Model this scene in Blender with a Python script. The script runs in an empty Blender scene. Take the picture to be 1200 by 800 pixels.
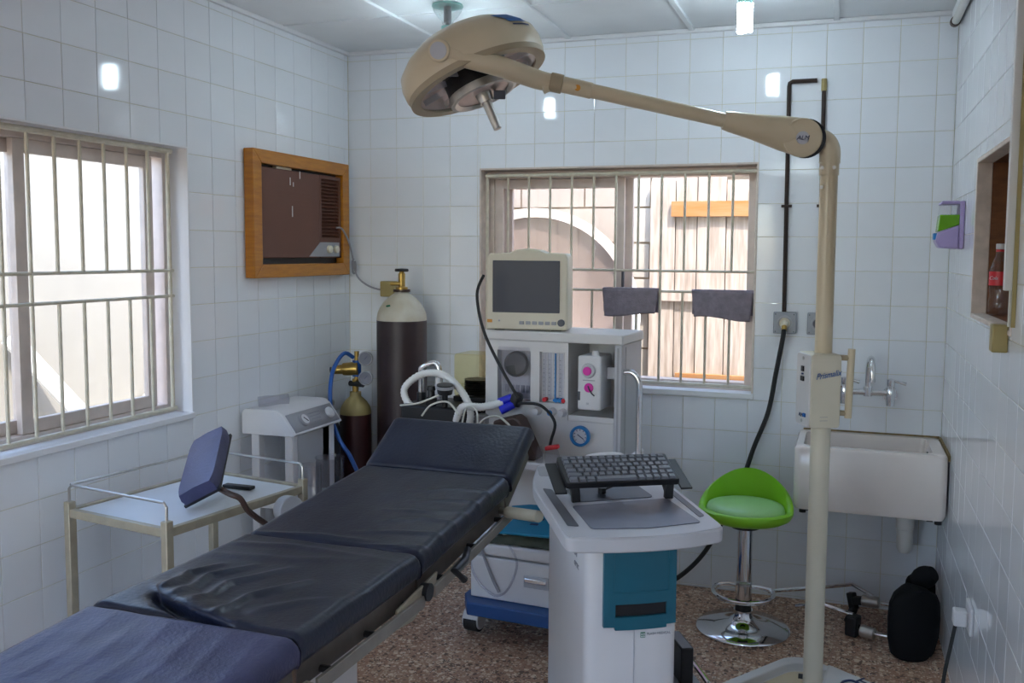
import bpy, math, random
from mathutils import Vector, Matrix, noise
random.seed(7)
S = bpy.context.scene
COL = S.collection
PI = math.pi
R = math.radians
V = Vector

# ------------------------------------------------------------------ camera
FPX, CX, CY = 1068.04, 632.41, 380.52
CAM = V((2.4813, -4.2624, 1.5838))
YAW, PITCH, ROLL = 0.3214, 0.0791, 0.008
_f = V((-math.sin(YAW)*math.cos(PITCH), math.cos(YAW)*math.cos(PITCH), -math.sin(PITCH)))
_r = V((math.cos(YAW), math.sin(YAW), 0)); _u = _r.cross(_f)
RIGHT = math.cos(ROLL)*_r + math.sin(ROLL)*_u
UP = -math.sin(ROLL)*_r + math.cos(ROLL)*_u
FWD = _f
cd = bpy.data.cameras.new('camera'); cam = bpy.data.objects.new('camera', cd); COL.objects.link(cam)
cam.matrix_world = Matrix(((RIGHT.x, UP.x, -FWD.x, CAM.x), (RIGHT.y, UP.y, -FWD.y, CAM.y), (RIGHT.z, UP.z, -FWD.z, CAM.z), (0, 0, 0, 1)))
cd.sensor_fit = 'HORIZONTAL'; cd.sensor_width = 36; cd.lens = FPX/1200*36
cd.shift_x = -(CX-600)/1200; cd.shift_y = -(400-CY)/1200
cd.clip_start = 0.05
S.camera = cam

# ------------------------------------------------------------------ sky, sun, exposure
vs = S.view_settings
vs.view_transform = 'Standard'; vs.look = 'None'; vs.gamma = 1.0; vs.use_curve_mapping = False
vs.exposure = 1.42
world = bpy.data.worlds.new('sky'); S.world = world; world.use_nodes = True
wn = world.node_tree; wn.nodes.clear()
sky = wn.nodes.new('ShaderNodeTexSky'); sky.sky_type = 'NISHITA'; sky.sun_disc = False
sky.sun_elevation = R(58); sky.sun_rotation = R(135); sky.air_density = 1.0; sky.dust_density = 1.5
bg = wn.nodes.new('ShaderNodeBackground'); bg.inputs[1].default_value = 0.55
wo = wn.nodes.new('ShaderNodeOutputWorld')
wn.links.new(sky.outputs[0], bg.inputs[0]); wn.links.new(bg.outputs[0], wo.inputs[0])
sl = bpy.data.lights.new('sun', 'SUN'); sl.energy = 3.2; sl.angle = R(0.6); sl.color = (1.0, 0.93, 0.84)
so = bpy.data.objects.new('sun', sl); COL.objects.link(so)
so.rotation_euler = V((0.36, -0.40, 0.86)).to_track_quat('Z', 'Y').to_euler()

# ------------------------------------------------------------------ helpers
def ray(px, py):
    return FWD + RIGHT*((px-CX)/FPX) - UP*((py-CY)/FPX)
def ony(px, py, y):
    d = ray(px, py); return CAM+d*((y-CAM.y)/d.y)
def at(px, py, d):
    return CAM + ray(px, py)*d

def mat(name, col, rough=0.5, metal=0.0, var=0.0, vscale=8.0, bump=0.0, bscale=60.0, spec=0.5, coat=0.0, trans=0.0, alpha=1.0, col2=None, stretch=None, rnd=0.0, detail=4.0):
    m = bpy.data.materials.new(name); m.use_nodes = True
    nt = m.node_tree; p = nt.nodes['Principled BSDF']; N = nt.nodes.new; L = nt.links.new
    c = (*col, 1.0)
    p.inputs['Base Color'].default_value = c
    p.inputs['Roughness'].default_value = rough; p.inputs['Metallic'].default_value = metal
    p.inputs['Specular IOR Level'].default_value = spec
    p.inputs['Coat Weight'].default_value = coat; p.inputs['Coat Roughness'].default_value = 0.08
    p.inputs['Transmission Weight'].default_value = trans; p.inputs['Alpha'].default_value = alpha
    tc = N('ShaderNodeTexCoord'); mp = N('ShaderNodeMapping'); L(tc.outputs['Object'], mp.inputs[0])
    if stretch: mp.inputs['Scale'].default_value = stretch
    if var > 0 or col2:
        nz = N('ShaderNodeTexNoise'); nz.inputs['Scale'].default_value = vscale; nz.inputs['Detail'].default_value = detail
        L(mp.outputs[0], nz.inputs['Vector'])
        rp = N('ShaderNodeValToRGB'); rp.color_ramp.elements[0].position = 0.3; rp.color_ramp.elements[1].position = 0.7
        b = col2 if col2 else tuple(max(0, x*(1-var)) for x in col)
        rp.color_ramp.elements[0].color = (*b, 1); rp.color_ramp.elements[1].color = c
        L(nz.outputs['Fac'], rp.inputs[0]); last = rp.outputs[0]
        if rnd > 0:
            oi = N('ShaderNodeObjectInfo'); mr = N('ShaderNodeMapRange'); mr.inputs[3].default_value = 1-rnd; mr.inputs[4].default_value = 1.0
            L(oi.outputs['Random'], mr.inputs[0])
            hv = N('ShaderNodeHueSaturation'); L(mr.outputs[0], hv.inputs['Value']); L(last, hv.inputs['Color']); last = hv.outputs[0]
        L(last, p.inputs['Base Color'])
    if bump > 0:
        n2 = N('ShaderNodeTexNoise'); n2.inputs['Scale'].default_value = bscale; n2.inputs['Detail'].default_value = 3
        L(mp.outputs[0], n2.inputs['Vector'])
        bp = N('ShaderNodeBump'); bp.inputs['Strength'].default_value = bump; bp.inputs['Distance'].default_value = 0.01
        L(n2.outputs['Fac'], bp.inputs['Height']); L(bp.outputs[0], p.inputs['Normal'])
    return m

def emis(name, col, st):
    m = bpy.data.materials.new(name); m.use_nodes = True; nt = m.node_tree
    p = nt.nodes['Principled BSDF']; p.inputs['Base Color'].default_value = (*col, 1)
    p.inputs['Emission Color'].default_value = (*col, 1); p.inputs['Emission Strength'].default_value = st
    return m

def glassy(name, tint, gloss=0.12, rough=0.02):
    m = bpy.data.materials.new(name); m.use_nodes = True; nt = m.node_tree; nt.nodes.clear()
    N = nt.nodes.new; L = nt.links.new
    t = N('ShaderNodeBsdfTransparent'); t.inputs[0].default_value = (*tint, 1)
    g = N('ShaderNodeBsdfGlossy'); g.inputs['Roughness'].default_value = rough
    lw = N('ShaderNodeLayerWeight'); pw = N('ShaderNodeMath'); pw.operation = 'POWER'; pw.inputs[1].default_value = 5.0; L(lw.outputs['Facing'], pw.inputs[0])
    ad = N('ShaderNodeMath'); ad.operation = 'MULTIPLY_ADD'; ad.inputs[1].default_value = 0.6; ad.inputs[2].default_value = gloss; L(pw.outputs[0], ad.inputs[0])
    mx = N('ShaderNodeMixShader'); L(ad.outputs[0], mx.inputs[0]); L(t.outputs[0], mx.inputs[1]); L(g.outputs[0], mx.inputs[2])
    o = N('ShaderNodeOutputMaterial'); L(mx.outputs[0], o.inputs[0])
    return m

def terrazzo():
    m = bpy.data.materials.new('terrazzo'); m.use_nodes = True; nt = m.node_tree
    p = nt.nodes['Principled BSDF']; N = nt.nodes.new; L = nt.links.new
    tc = N('ShaderNodeTexCoord')
    nz = N('ShaderNodeTexNoise'); nz.inputs['Scale'].default_value = 30; L(tc.outputs['Object'], nz.inputs['Vector'])
    mix = N('ShaderNodeMixRGB'); mix.inputs[0].default_value = 0.02; L(tc.outputs['Object'], mix.inputs[1]); L(nz.outputs['Color'], mix.inputs[2])
    def chips(scale, thr):
        v = N('ShaderNodeTexVoronoi'); v.inputs['Scale'].default_value = scale; v.feature = 'F1'; L(mix.outputs[0], v.inputs['Vector'])
        lt = N('ShaderNodeMath'); lt.operation = 'LESS_THAN'; lt.inputs[1].default_value = thr; L(v.outputs['Distance'], lt.inputs[0])
        return v, lt
    base = N('ShaderNodeValToRGB'); base.color_ramp.elements[0].color = (0.34, 0.18, 0.115, 1); base.color_ramp.elements[1].color = (0.55, 0.34, 0.23, 1)
    n2 = N('ShaderNodeTexNoise'); n2.inputs['Scale'].default_value = 3.5; n2.inputs['Detail'].default_value = 5; L(tc.outputs['Object'], n2.inputs['Vector']); L(n2.outputs['Fac'], base.inputs[0])
    cur = base.outputs[0]
    for sc, thr, cols in ((46, 0.45, ((0.15, 0.08, 0.05), (0.62, 0.45, 0.32), (0.78, 0.64, 0.50), (0.40, 0.20, 0.12))), (95, 0.40, ((0.74, 0.60, 0.46), (0.14, 0.08, 0.06), (0.62, 0.44, 0.30), (0.44, 0.26, 0.16)))):
        v, lt = chips(sc, thr)
        rp = N('ShaderNodeValToRGB'); rp.color_ramp.interpolation = 'CONSTANT'
        e = rp.color_ramp.elements; e[0].color = (*cols[0], 1); e[1].position = 0.28; e[1].color = (*cols[1], 1)
        for k, q in ((2, 0.55), (3, 0.78)):
            x = e.new(q); x.color = (*cols[k], 1)
        sp = N('ShaderNodeSeparateColor'); L(v.outputs['Color'], sp.inputs[0]); L(sp.outputs[0], rp.inputs[0])
        mx = N('ShaderNodeMixRGB'); L(lt.outputs[0], mx.inputs[0]); L(cur, mx.inputs[1]); L(rp.outputs[0], mx.inputs[2]); cur = mx.outputs[0]
    L(cur, p.inputs['Base Color']); p.inputs['Roughness'].default_value = 0.42
    return m

M = {}
M['tile'] = mat('glazed_tile', (0.85, 0.87, 0.90), 0.07, var=0.04, vscale=3, rnd=0.03, bump=0.02, bscale=5)
M['grout'] = mat('grout', (0.74, 0.69, 0.50), 0.9, var=0.25, vscale=9)
M['paint'] = mat('white_paint', (0.82, 0.82, 0.83), 0.5, var=0.06, vscale=6)
M['plaster'] = mat('rough_plaster', (0.74, 0.64, 0.56), 0.9, var=0.2, vscale=25, bump=0.3, bscale=50)
M['ceiling'] = mat('ceiling_board', (0.87, 0.89, 0.90), 0.75, var=0.10, vscale=2.5)
M['terrazzo'] = terrazzo()
M['alu'] = mat('aluminium', (0.70, 0.59, 0.52), 0.42, 0.1, var=0.15, vscale=14)
M['barpaint'] = mat('cream_bar_paint', (0.66, 0.60, 0.47), 0.5, var=0.2, vscale=30)
M['glass'] = glassy('window_glass', (0.93, 0.94, 0.93), 0.01)
M['dirtyglass'] = glassy('hazy_window_glass', (0.93, 0.91, 0.90), 0.04, 0.1)
M['cream'] = mat('cream_enamel', (0.66, 0.545, 0.365), 0.34, var=0.06, vscale=5, coat=0.3)
M['creamlight'] = mat('light_cream_plastic', (0.70, 0.64, 0.50), 0.4, var=0.05)
M['white'] = mat('white_plastic', (0.71, 0.70, 0.71), 0.38, var=0.05, vscale=4)
M['offwhite'] = mat('offwhite_enamel', (0.70, 0.68, 0.66), 0.4, var=0.06, vscale=5)
M['ceramic'] = mat('sink_ceramic', (0.86, 0.77, 0.71), 0.16, var=0.10, vscale=4)
M['grey'] = mat('grey_plastic', (0.36, 0.36, 0.38), 0.45, var=0.08)
M['lightgrey'] = mat('light_grey_plastic', (0.52, 0.52, 0.55), 0.42, var=0.05)
M['darkgrey'] = mat('dark_grey_plastic', (0.07, 0.075, 0.095), 0.45, var=0.15)
M['matgrey'] = mat('desk_mat', (0.135, 0.14, 0.185), 0.42, var=0.10, vscale=30)
M['black'] = mat('black_plastic', (0.012, 0.012, 0.014), 0.4, spec=0.4)
M['blackfoam'] = mat('black_cover', (0.006, 0.006, 0.007), 0.75, spec=0.2)
M['rubber'] = mat('black_rubber', (0.015, 0.015, 0.016), 0.65)
M['leather'] = mat('black_vinyl', (0.014, 0.019, 0.042), 0.34, var=0.35, vscale=7, bump=0.12, bscale=90, spec=0.38)
M['leather_lit'] = mat('window_lit_vinyl', (0.062, 0.066, 0.160), 0.42, var=0.30, vscale=12, bump=0.16, bscale=130, spec=0.45)  # the table vinyl again, paler and bluer: window light put into its colour
M['chrome'] = mat('chrome', (0.78, 0.79, 0.80), 0.10, 1.0)
M['steel'] = mat('brushed_steel', (0.55, 0.53, 0.50), 0.32, 0.9, var=0.15, vscale=40)
M['beigesteel'] = mat('beige_painted_steel', (0.44, 0.39, 0.29), 0.42, 0.25, var=0.2, vscale=25)
M['railsteel'] = mat('table_rail_steel', (0.17, 0.145, 0.125), 0.4, 0.45, var=0.25, vscale=20)
M['sidesteel'] = mat('dull_rail_steel', (0.34, 0.31, 0.265), 0.38, 0.5, var=0.15, vscale=20)
M['socketsteel'] = mat('socket_steel', (0.30, 0.315, 0.34), 0.45, 0.3)
M['rimtan'] = mat('tan_rim', (0.38, 0.30, 0.19), 0.42)
M['sockbeige'] = mat('beige_grip', (0.46, 0.42, 0.32), 0.45)
M['tray'] = mat('white_tray_enamel', (0.72, 0.76, 0.80), 0.3, var=0.06)
M['brass'] = mat('brass', (0.55, 0.36, 0.10), 0.32, 0.85, var=0.3, vscale=30)
M['wood'] = mat('varnished_wood', (0.52, 0.20, 0.006), 0.35, col2=(0.38, 0.13, 0.004), vscale=5, stretch=(2, 2, 14), coat=0.3, detail=6)
M['hatchwood'] = mat('brown_board', (0.20, 0.075, 0.022), 0.55, col2=(0.13, 0.045, 0.014), vscale=6, stretch=(3, 3, 10), detail=6)
M['acbrown'] = mat('brown_ac_plastic', (0.140, 0.052, 0.032), 0.45, var=0.12, vscale=4)
M['cylbrown'] = mat('cylinder_maroon', (0.040, 0.022, 0.024), 0.42, var=0.35, vscale=9)
M['cylred'] = mat('cylinder_dark_red', (0.055, 0.014, 0.014), 0.4, var=0.3, vscale=9)
M['cylwhite'] = mat('cylinder_cream', (0.66, 0.62, 0.52), 0.45, col2=(0.52, 0.46, 0.34), vscale=11)
M['cylblack'] = mat('cylinder_black', (0.010, 0.011, 0.016), 0.4)
M['blue'] = mat('blue_hose', (0.015, 0.09, 0.34), 0.4)
M['deepblue'] = mat('blue_connector', (0.012, 0.02, 0.55), 0.4)
M['ringblue'] = mat('gauge_blue', (0.02, 0.22, 0.55), 0.4)
M['folder'] = mat('cyan_folder', (0.012, 0.24, 0.42), 0.45, var=0.12)
M['dolly'] = mat('dolly_blue', (0.018, 0.085, 0.28), 0.4, var=0.15)
M['teal'] = mat('teal_plastic', (0.005, 0.105, 0.16), 0.4, var=0.06)
M['green'] = mat('green_vinyl', (0.27, 0.66, 0.022), 0.36, var=0.08, vscale=6)
M['greenseat'] = mat('green_seat_top', (0.38, 0.72, 0.27), 0.30, var=0.06, vscale=6)
M['lilac'] = mat('lilac_plastic', (0.42, 0.34, 0.62), 0.35)
M['soap'] = mat('green_soap', (0.13, 0.36, 0.01), 0.25)
M['clear'] = glassy('clear_plastic', (0.93, 0.93, 0.95), 0.06, 0.06)
M['amber'] = glassy('amber_plastic', (0.975, 0.925, 0.70), 0.05, 0.06)
M['bag'] = glassy('clear_bag', (0.86, 0.86, 0.90), 0.10, 0.15)
M['red'] = mat('red_plastic', (0.62, 0.02, 0.03), 0.4)
M['magenta'] = mat('magenta_knob', (0.70, 0.015, 0.36), 0.4)
M['screen'] = mat('dark_screen', (0.030, 0.036, 0.062), 0.3, spec=0.25)
M['cloth'] = mat('grey_cloth', (0.27, 0.23, 0.27), 0.9, var=0.25, vscale=40, bump=0.3, bscale=200)
M['orange'] = mat('orange_sticker', (0.62, 0.26, 0.02), 0.5)
M['navy'] = mat('navy_print', (0.015, 0.03, 0.10), 0.5)
M['inkblue'] = mat('blue_print', (0.01, 0.11, 0.36), 0.5)
M['inkgrey'] = mat('grey_print', (0.30, 0.30, 0.33), 0.6)
M['logogreen'] = mat('green_print', (0.01, 0.17, 0.09), 0.5)
M['hose'] = mat('white_corrugated_hose', (0.78, 0.77, 0.74), 0.45)
M['wire'] = mat('pale_wire', (0.60, 0.59, 0.52), 0.5)
M['brownpad'] = mat('brown_leatherette', (0.055, 0.028, 0.022), 0.5, var=0.2)
M['pink'] = mat('pinkish_reflector', (0.70, 0.56, 0.50), 0.35, 0.3, var=0.15, vscale=20)
M['block'] = mat('whitewashed_block', (0.52, 0.485, 0.44), 0.9, var=0.12, vscale=6, rnd=0.08)
M['mortar'] = mat('mortar', (0.42, 0.34, 0.26), 0.95)
M['yard'] = mat('yard_concrete', (0.55, 0.50, 0.45), 0.95, var=0.2, vscale=5)
M['yardwall'] = mat('yard_wall_render', (0.37, 0.345, 0.31), 0.9, var=0.08, vscale=3)
M['plank'] = mat('weathered_plank', (0.52, 0.45, 0.40), 0.85, col2=(0.29, 0.23, 0.19), vscale=5, stretch=(9, 9, 0.8), rnd=0.15, detail=8)
M['plankorange'] = mat('orange_plank', (0.38, 0.15, 0.04), 0.8, col2=(0.37, 0.205, 0.095), vscale=5, stretch=(1, 9, 9), detail=8)
M['dish'] = mat('dish_skin', (0.46, 0.385, 0.355), 0.7, var=0.15, vscale=5)
M['rimwhite'] = mat('dish_rim', (0.85, 0.83, 0.80), 0.6)
M['piperust'] = mat('rusty_pipe', (0.040, 0.020, 0.012), 0.55, 0.2, col2=(0.022, 0.012, 0.010), vscale=30)
M['capwhite'] = mat('key_cap', (0.36, 0.36, 0.38), 0.5)
M['key'] = mat('keyboard_key', (0.15, 0.155, 0.18), 0.3)
M['gold'] = mat('stained_yellow_plastic', (0.42, 0.33, 0.13), 0.5, var=0.2)
M['bulb'] = emis('lit_bulb_tube', (0.72, 0.89, 1.0), 34.0)
M['bulb2'] = emis('lit_bulb_tube_dim', (0.72, 0.89, 1.0), 21.0)
M['bulbbase'] = mat('bulb_base', (0.35, 0.62, 0.58), 0.4)
M['lampglass'] = glassy('lamp_glass', (0.90, 0.92, 0.92), 0.10, 0.05)
M['pvc'] = mat('white_pvc', (0.72, 0.70, 0.66), 0.4, var=0.08)

LOCAL = set()
def root_of(o):
    while o.parent: o = o.parent
    return o
def wm(o):
    m = o.matrix_parent_inverse @ o.matrix_basis
    return wm(o.parent) @ m if o.parent else o.matrix_basis.copy()

class MB:
    def __init__(s): s.v = []; s.f = []
    def add(s, vs_, fs_):
        n = len(s.v); s.v += [V(p) for p in vs_]; s.f += [[i+n for i in f] for f in fs_]; return s
    def box(s, x0, x1, y0, y1, z0, z1):
        p = [(x0,y0,z0),(x1,y0,z0),(x1,y1,z0),(x0,y1,z0),(x0,y0,z1),(x1,y0,z1),(x1,y1,z1),(x0,y1,z1)]
        return s.add(p, [(0,3,2,1),(4,5,6,7),(0,1,5,4),(1,2,6,5),(2,3,7,6),(3,0,4,7)])
    def obox(s, c, size, ax, ay, az):
        c = V(c); ax = V(ax).normalized(); ay = V(ay).normalized(); az = V(az).normalized(); h = [x/2 for x in size]
        p = [c+ax*h[0]*i+ay*h[1]*j+az*h[2]*k for k in (-1,1) for i, j in ((-1,-1),(1,-1),(1,1),(-1,1))]
        return s.add(p, [(0,3,2,1),(4,5,6,7),(0,1,5,4),(1,2,6,5),(2,3,7,6),(3,0,4,7)])
    def beam(s, p0, p1, w, h, up=(0,0,1)):
        p0 = V(p0); p1 = V(p1); d = (p1-p0); a = d.normalized(); u = V(up)
        if abs(a.dot(u)) > 0.98: u = V((1,0,0))
        b = u.cross(a).normalized(); c = a.cross(b)
        return s.obox((p0+p1)/2, (d.length, w, h), a, b, c)
    def cyl(s, p0, p1, r0, r1=None, n=16, cap=True):
        p0 = V(p0); p1 = V(p1); r1 = r0 if r1 is None else r1
        a = (p1-p0).normalized(); t = V((0,0,1)) if abs(a.z) < 0.9 else V((1,0,0))
        b = a.cross(t).normalized(); c = a.cross(b)
        p = [p0+(b*math.cos(2*PI*i/n)+c*math.sin(2*PI*i/n))*r0 for i in range(n)] + [p1+(b*math.cos(2*PI*i/n)+c*math.sin(2*PI*i/n))*r1 for i in range(n)]
        f = [(i, (i+1) % n, n+(i+1) % n, n+i) for i in range(n)]
        if cap: f += [list(range(n))[::-1], list(range(n, 2*n))]
        return s.add(p, f)
    def tube(s, pts, r, n=8, closed=False, rad=None):
        pts = [V(p) for p in pts]; m = len(pts); vs_ = []; b = None
        for i, p in enumerate(pts):
            q0 = pts[(i-1) % m] if (closed or i > 0) else p; q1 = pts[(i+1) % m] if (closed or i < m-1) else p
            t = (q1-q0).normalized()
            if b is None:
                b = t.cross(V((0,0,1)) if abs(t.z) < 0.9 else V((1,0,0))).normalized()
            else:
                b = (b - t*b.dot(t)).normalized()
            c = t.cross(b); rr = rad[i] if rad else r
            vs_ += [p+(b*math.cos(2*PI*k/n)+c*math.sin(2*PI*k/n))*rr for k in range(n)]
        fs_ = []
        for i in range(m if closed else m-1):
            j = (i+1) % m
            fs_ += [(i*n+k, i*n+(k+1) % n, j*n+(k+1) % n, j*n+k) for k in range(n)]
        if not closed: fs_ += [list(range(n))[::-1], list(range((m-1)*n, m*n))]
        return s.add(vs_, fs_)
    def lathe(s, prof, o=(0,0,0), axis=(0,0,1), n=32, sx=1.0):
        o = V(o); a = V(axis).normalized(); t = V((1,0,0)) if abs(a.x) < 0.9 else V((0,1,0))
        b = (t - a*t.dot(a)).normalized(); c = a.cross(b); vs_ = []; rings = []
        for r_, z in prof:
            if r_ < 1e-6: rings.append((len(vs_), 1)); vs_.append(o+a*z)
            else:
                rings.append((len(vs_), n)); vs_ += [o+a*z+(b*math.cos(2*PI*k/n)*sx+c*math.sin(2*PI*k/n))*r_ for k in range(n)]
        fs_ = []
        for (i0, n0), (i1, n1) in zip(rings, rings[1:]):
            if n0 == 1 and n1 == 1: continue
            for k in range(n):
                k2 = (k+1) % n
                if n0 == 1: fs_.append((i0, i1+k2, i1+k))
                elif n1 == 1: fs_.append((i0+k, i0+k2, i1))
                else: fs_.append((i0+k, i0+k2, i1+k2, i1+k))
        return s.add(vs_, fs_)
    def prism(s, poly, fn, d0, d1):
        n = len(poly); p = [fn(a, b, d0) for a, b in poly] + [fn(a, b, d1) for a, b in poly]
        return s.add(p, [list(range(n))[::-1], list(range(n, 2*n))] + [(i, (i+1) % n, n+(i+1) % n, n+i) for i in range(n)])
    def grid(s, fn, nu, nv):
        p = [fn(i/nu, j/nv) for j in range(nv+1) for i in range(nu+1)]; w = nu+1
        return s.add(p, [(j*w+i, j*w+i+1, (j+1)*w+i+1, (j+1)*w+i) for j in range(nv) for i in range(nu)])
    def build(s, name, m, parent=None, bevel=0.0, seg=2, smooth=35, solid=0.0):
        me = bpy.data.meshes.new(name); o = bpy.data.objects.new(name, me); COL.objects.link(o)
        vs_ = s.v
        if parent is None:
            lo = V([min(p[i] for p in vs_) for i in range(3)]); hi = V([max(p[i] for p in vs_) for i in range(3)])
            c = V(((lo.x+hi.x)/2, (lo.y+hi.y)/2, lo.z)); o.location = c; vs_ = [p-c for p in vs_]
        else:
            o.parent = parent
            if root_of(parent) not in LOCAL: o.matrix_parent_inverse = wm(parent).inverted()
        me.from_pydata([tuple(p) for p in vs_], [], s.f); me.update()
        import bmesh
        b = bmesh.new(); b.from_mesh(me); bmesh.ops.recalc_face_normals(b, faces=b.faces); b.to_mesh(me); b.free()
        if m: me.materials.append(M[m])
        if smooth:
            me.polygons.foreach_set('use_smooth', [True]*len(me.polygons)); me.set_sharp_from_angle(angle=R(smooth))
        if solid:
            q = o.modifiers.new('thickness', 'SOLIDIFY'); q.thickness = solid; q.offset = 0
        if bevel:
            q = o.modifiers.new('bevel', 'BEVEL'); q.width = bevel; q.segments = seg; q.limit_method = 'ANGLE'; q.angle_limit = R(40)
            q.harden_normals = False
        return o

def tag(o, label, cat, group=None, kind=None):
    o['label'] = label
    if cat: o['category'] = cat
    if group: o['group'] = group
    if kind: o['kind'] = kind
    return o
def thing(name, loc, label, cat, rz=0, group=None, local=False, kind=None):
    o = bpy.data.objects.new(name, None); COL.objects.link(o); o.location = loc; o.rotation_euler = (0, 0, rz); o.empty_display_size = 0.1
    bpy.context.view_layer.update()
    o.matrix_basis = Matrix.Translation(V(loc)) @ Matrix.Rotation(rz, 4, 'Z')
    if local: LOCAL.add(o)
    tag(o, label, cat, group, kind); return o
def struct(name, mb, m, label, bevel=0.0):
    me = bpy.data.meshes.new(name); o = bpy.data.objects.new(name, me); COL.objects.link(o)
    me.from_pydata([tuple(p) for p in mb.v], [], mb.f); me.update(); me.materials.append(M[m])
    tag(o, label, None, None, 'structure'); return o
def smooth_path(pts, n=8):
    pts = [V(p) for p in pts]; out = []
    for i in range(len(pts)-1):
        p0 = pts[max(i-1, 0)]; p1 = pts[i]; p2 = pts[i+1]; p3 = pts[min(i+2, len(pts)-1)]
        for k in range(n):
            t = k/n
            out.append(0.5*((2*p1)+(p2-p0)*t+(2*p0-5*p1+4*p2-p3)*t*t+(3*p1-p0-3*p2+p3)*t**3))
    out.append(pts[-1]); return out
def rrect(x0, x1, y0, y1, r, n=5):
    p = []
    for cx, cy, a0 in ((x1-r, y0+r, -90), (x1-r, y1-r, 0), (x0+r, y1-r, 90), (x0+r, y0+r, 180)):
        for k in range(n+1):
            a = R(a0+90*k/n); p.append((cx+r*math.cos(a), cy+r*math.sin(a)))
    return p
def bx(name, m, parent, x0, x1, y0, y1, z0, z1, bevel=0.0, seg=2):
    return MB().box(x0, x1, y0, y1, z0, z1).build(name, m, parent, bevel, seg)
def text(body, size, o, ax, ay, m, parent, name='lettering', depth=0.0006, shear=0.0, sx=1.0):
    c = bpy.data.curves.new(name, 'FONT'); c.body = body; c.size = size; c.extrude = depth; c.shear = shear; c.align_x = 'CENTER'; c.align_y = 'CENTER'; c.resolution_u = 3
    t = bpy.data.objects.new('t', c); COL.objects.link(t); bpy.context.view_layer.update()
    me = bpy.data.meshes.new_from_object(t.evaluated_get(bpy.context.evaluated_depsgraph_get()))
    bpy.data.objects.remove(t)
    ax = V(ax).normalized(); ay = V(ay); ay = (ay-ax*ay.dot(ax)).normalized(); az = ax.cross(ay); o = V(o)
    b = MB(); b.v = [o+ax*p.co.x*sx+ay*p.co.y+az*p.co.z for p in me.vertices]; b.f = [list(f.vertices) for f in me.polygons]
    return b.build(name, m, parent, smooth=0)

# ------------------------------------------------------------------ the room shell
W, H, YF = 2.905, 2.61, -5.3
TH = 0.18
FL = struct('floor', MB().box(-0.25, 3.3, YF-0.2, 0.25, -0.12, 0), 'terrazzo', 'brown terrazzo floor with pale stone chips')
CEI = struct('ceiling', MB().box(-0.3, 3.3, YF-0.2, 0.3, H+0.012, H+0.14), 'plaster', 'white panelled ceiling')
GR = 0.0022   # grout sits this far behind the tile faces
BWX0, BWX1, WZ0, WZ1 = 0.742, 2.10, 0.932, 1.998
LWY0, LWY1 = -2.60, -1.243
def holed(b, a0, a1, z0, z1, h, fn):
    ha0, ha1, hz0, hz1 = h
    for q in ((a0, ha0, z0, z1), (ha1, a1, z0, z1), (ha0, ha1, z0, hz0), (ha0, ha1, hz1, z1)): fn(b, *q)
    return b
wb = holed(MB(), -TH, W+0.3, -0.05, H+0.05, (BWX0, BWX1, WZ0, WZ1), lambda b, a, c, z, w: b.box(a, c, GR, TH, z, w))
WB = struct('wall_back', wb, 'grout', 'white tiled wall with the wide barred window')
wl = holed(MB(), YF, GR, -0.05, H+0.05, (LWY0, LWY1, WZ0-0.012, WZ1-0.01), lambda b, a, c, z, w: b.box(-TH, -GR, a, c, z, w))
WL = struct('wall_left', wl, 'grout', 'white tiled wall holding the air conditioner')
HY0, HY1, HZ0, HZ1 = -1.60, -0.80, 1.375, 1.912
wr = holed(MB(), YF, GR, -0.05, H+0.05, (HY0, HY1, HZ0, HZ1), lambda b, a, c, z, w: b.box(W+GR, W+0.25, a, c, z, w))
WR = struct('wall_right', wr, 'grout', 'white tiled wall with the brown hatch')
wf = MB().box(-TH, 0.15, YF-TH, YF, -0.05, H+0.05).box(2.16, W+0.25, YF-TH, YF, -0.05, H+0.05).box(0.15, 1.75, YF-TH, YF, -0.05, 0.70).box(1.75, 2.16, YF-TH, YF, -0.05, 2.38).box(0.15, 1.75, YF-TH, YF, 2.15, H+0.05).box(1.75, 2.16, YF-TH, YF, 2.52, H+0.05)  # wide opening added out of view for fill daylight, small high vent beside it
struct('wall_front', wf, 'paint', 'white painted wall behind the viewer with an unseen opening added to let in fill light')

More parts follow.
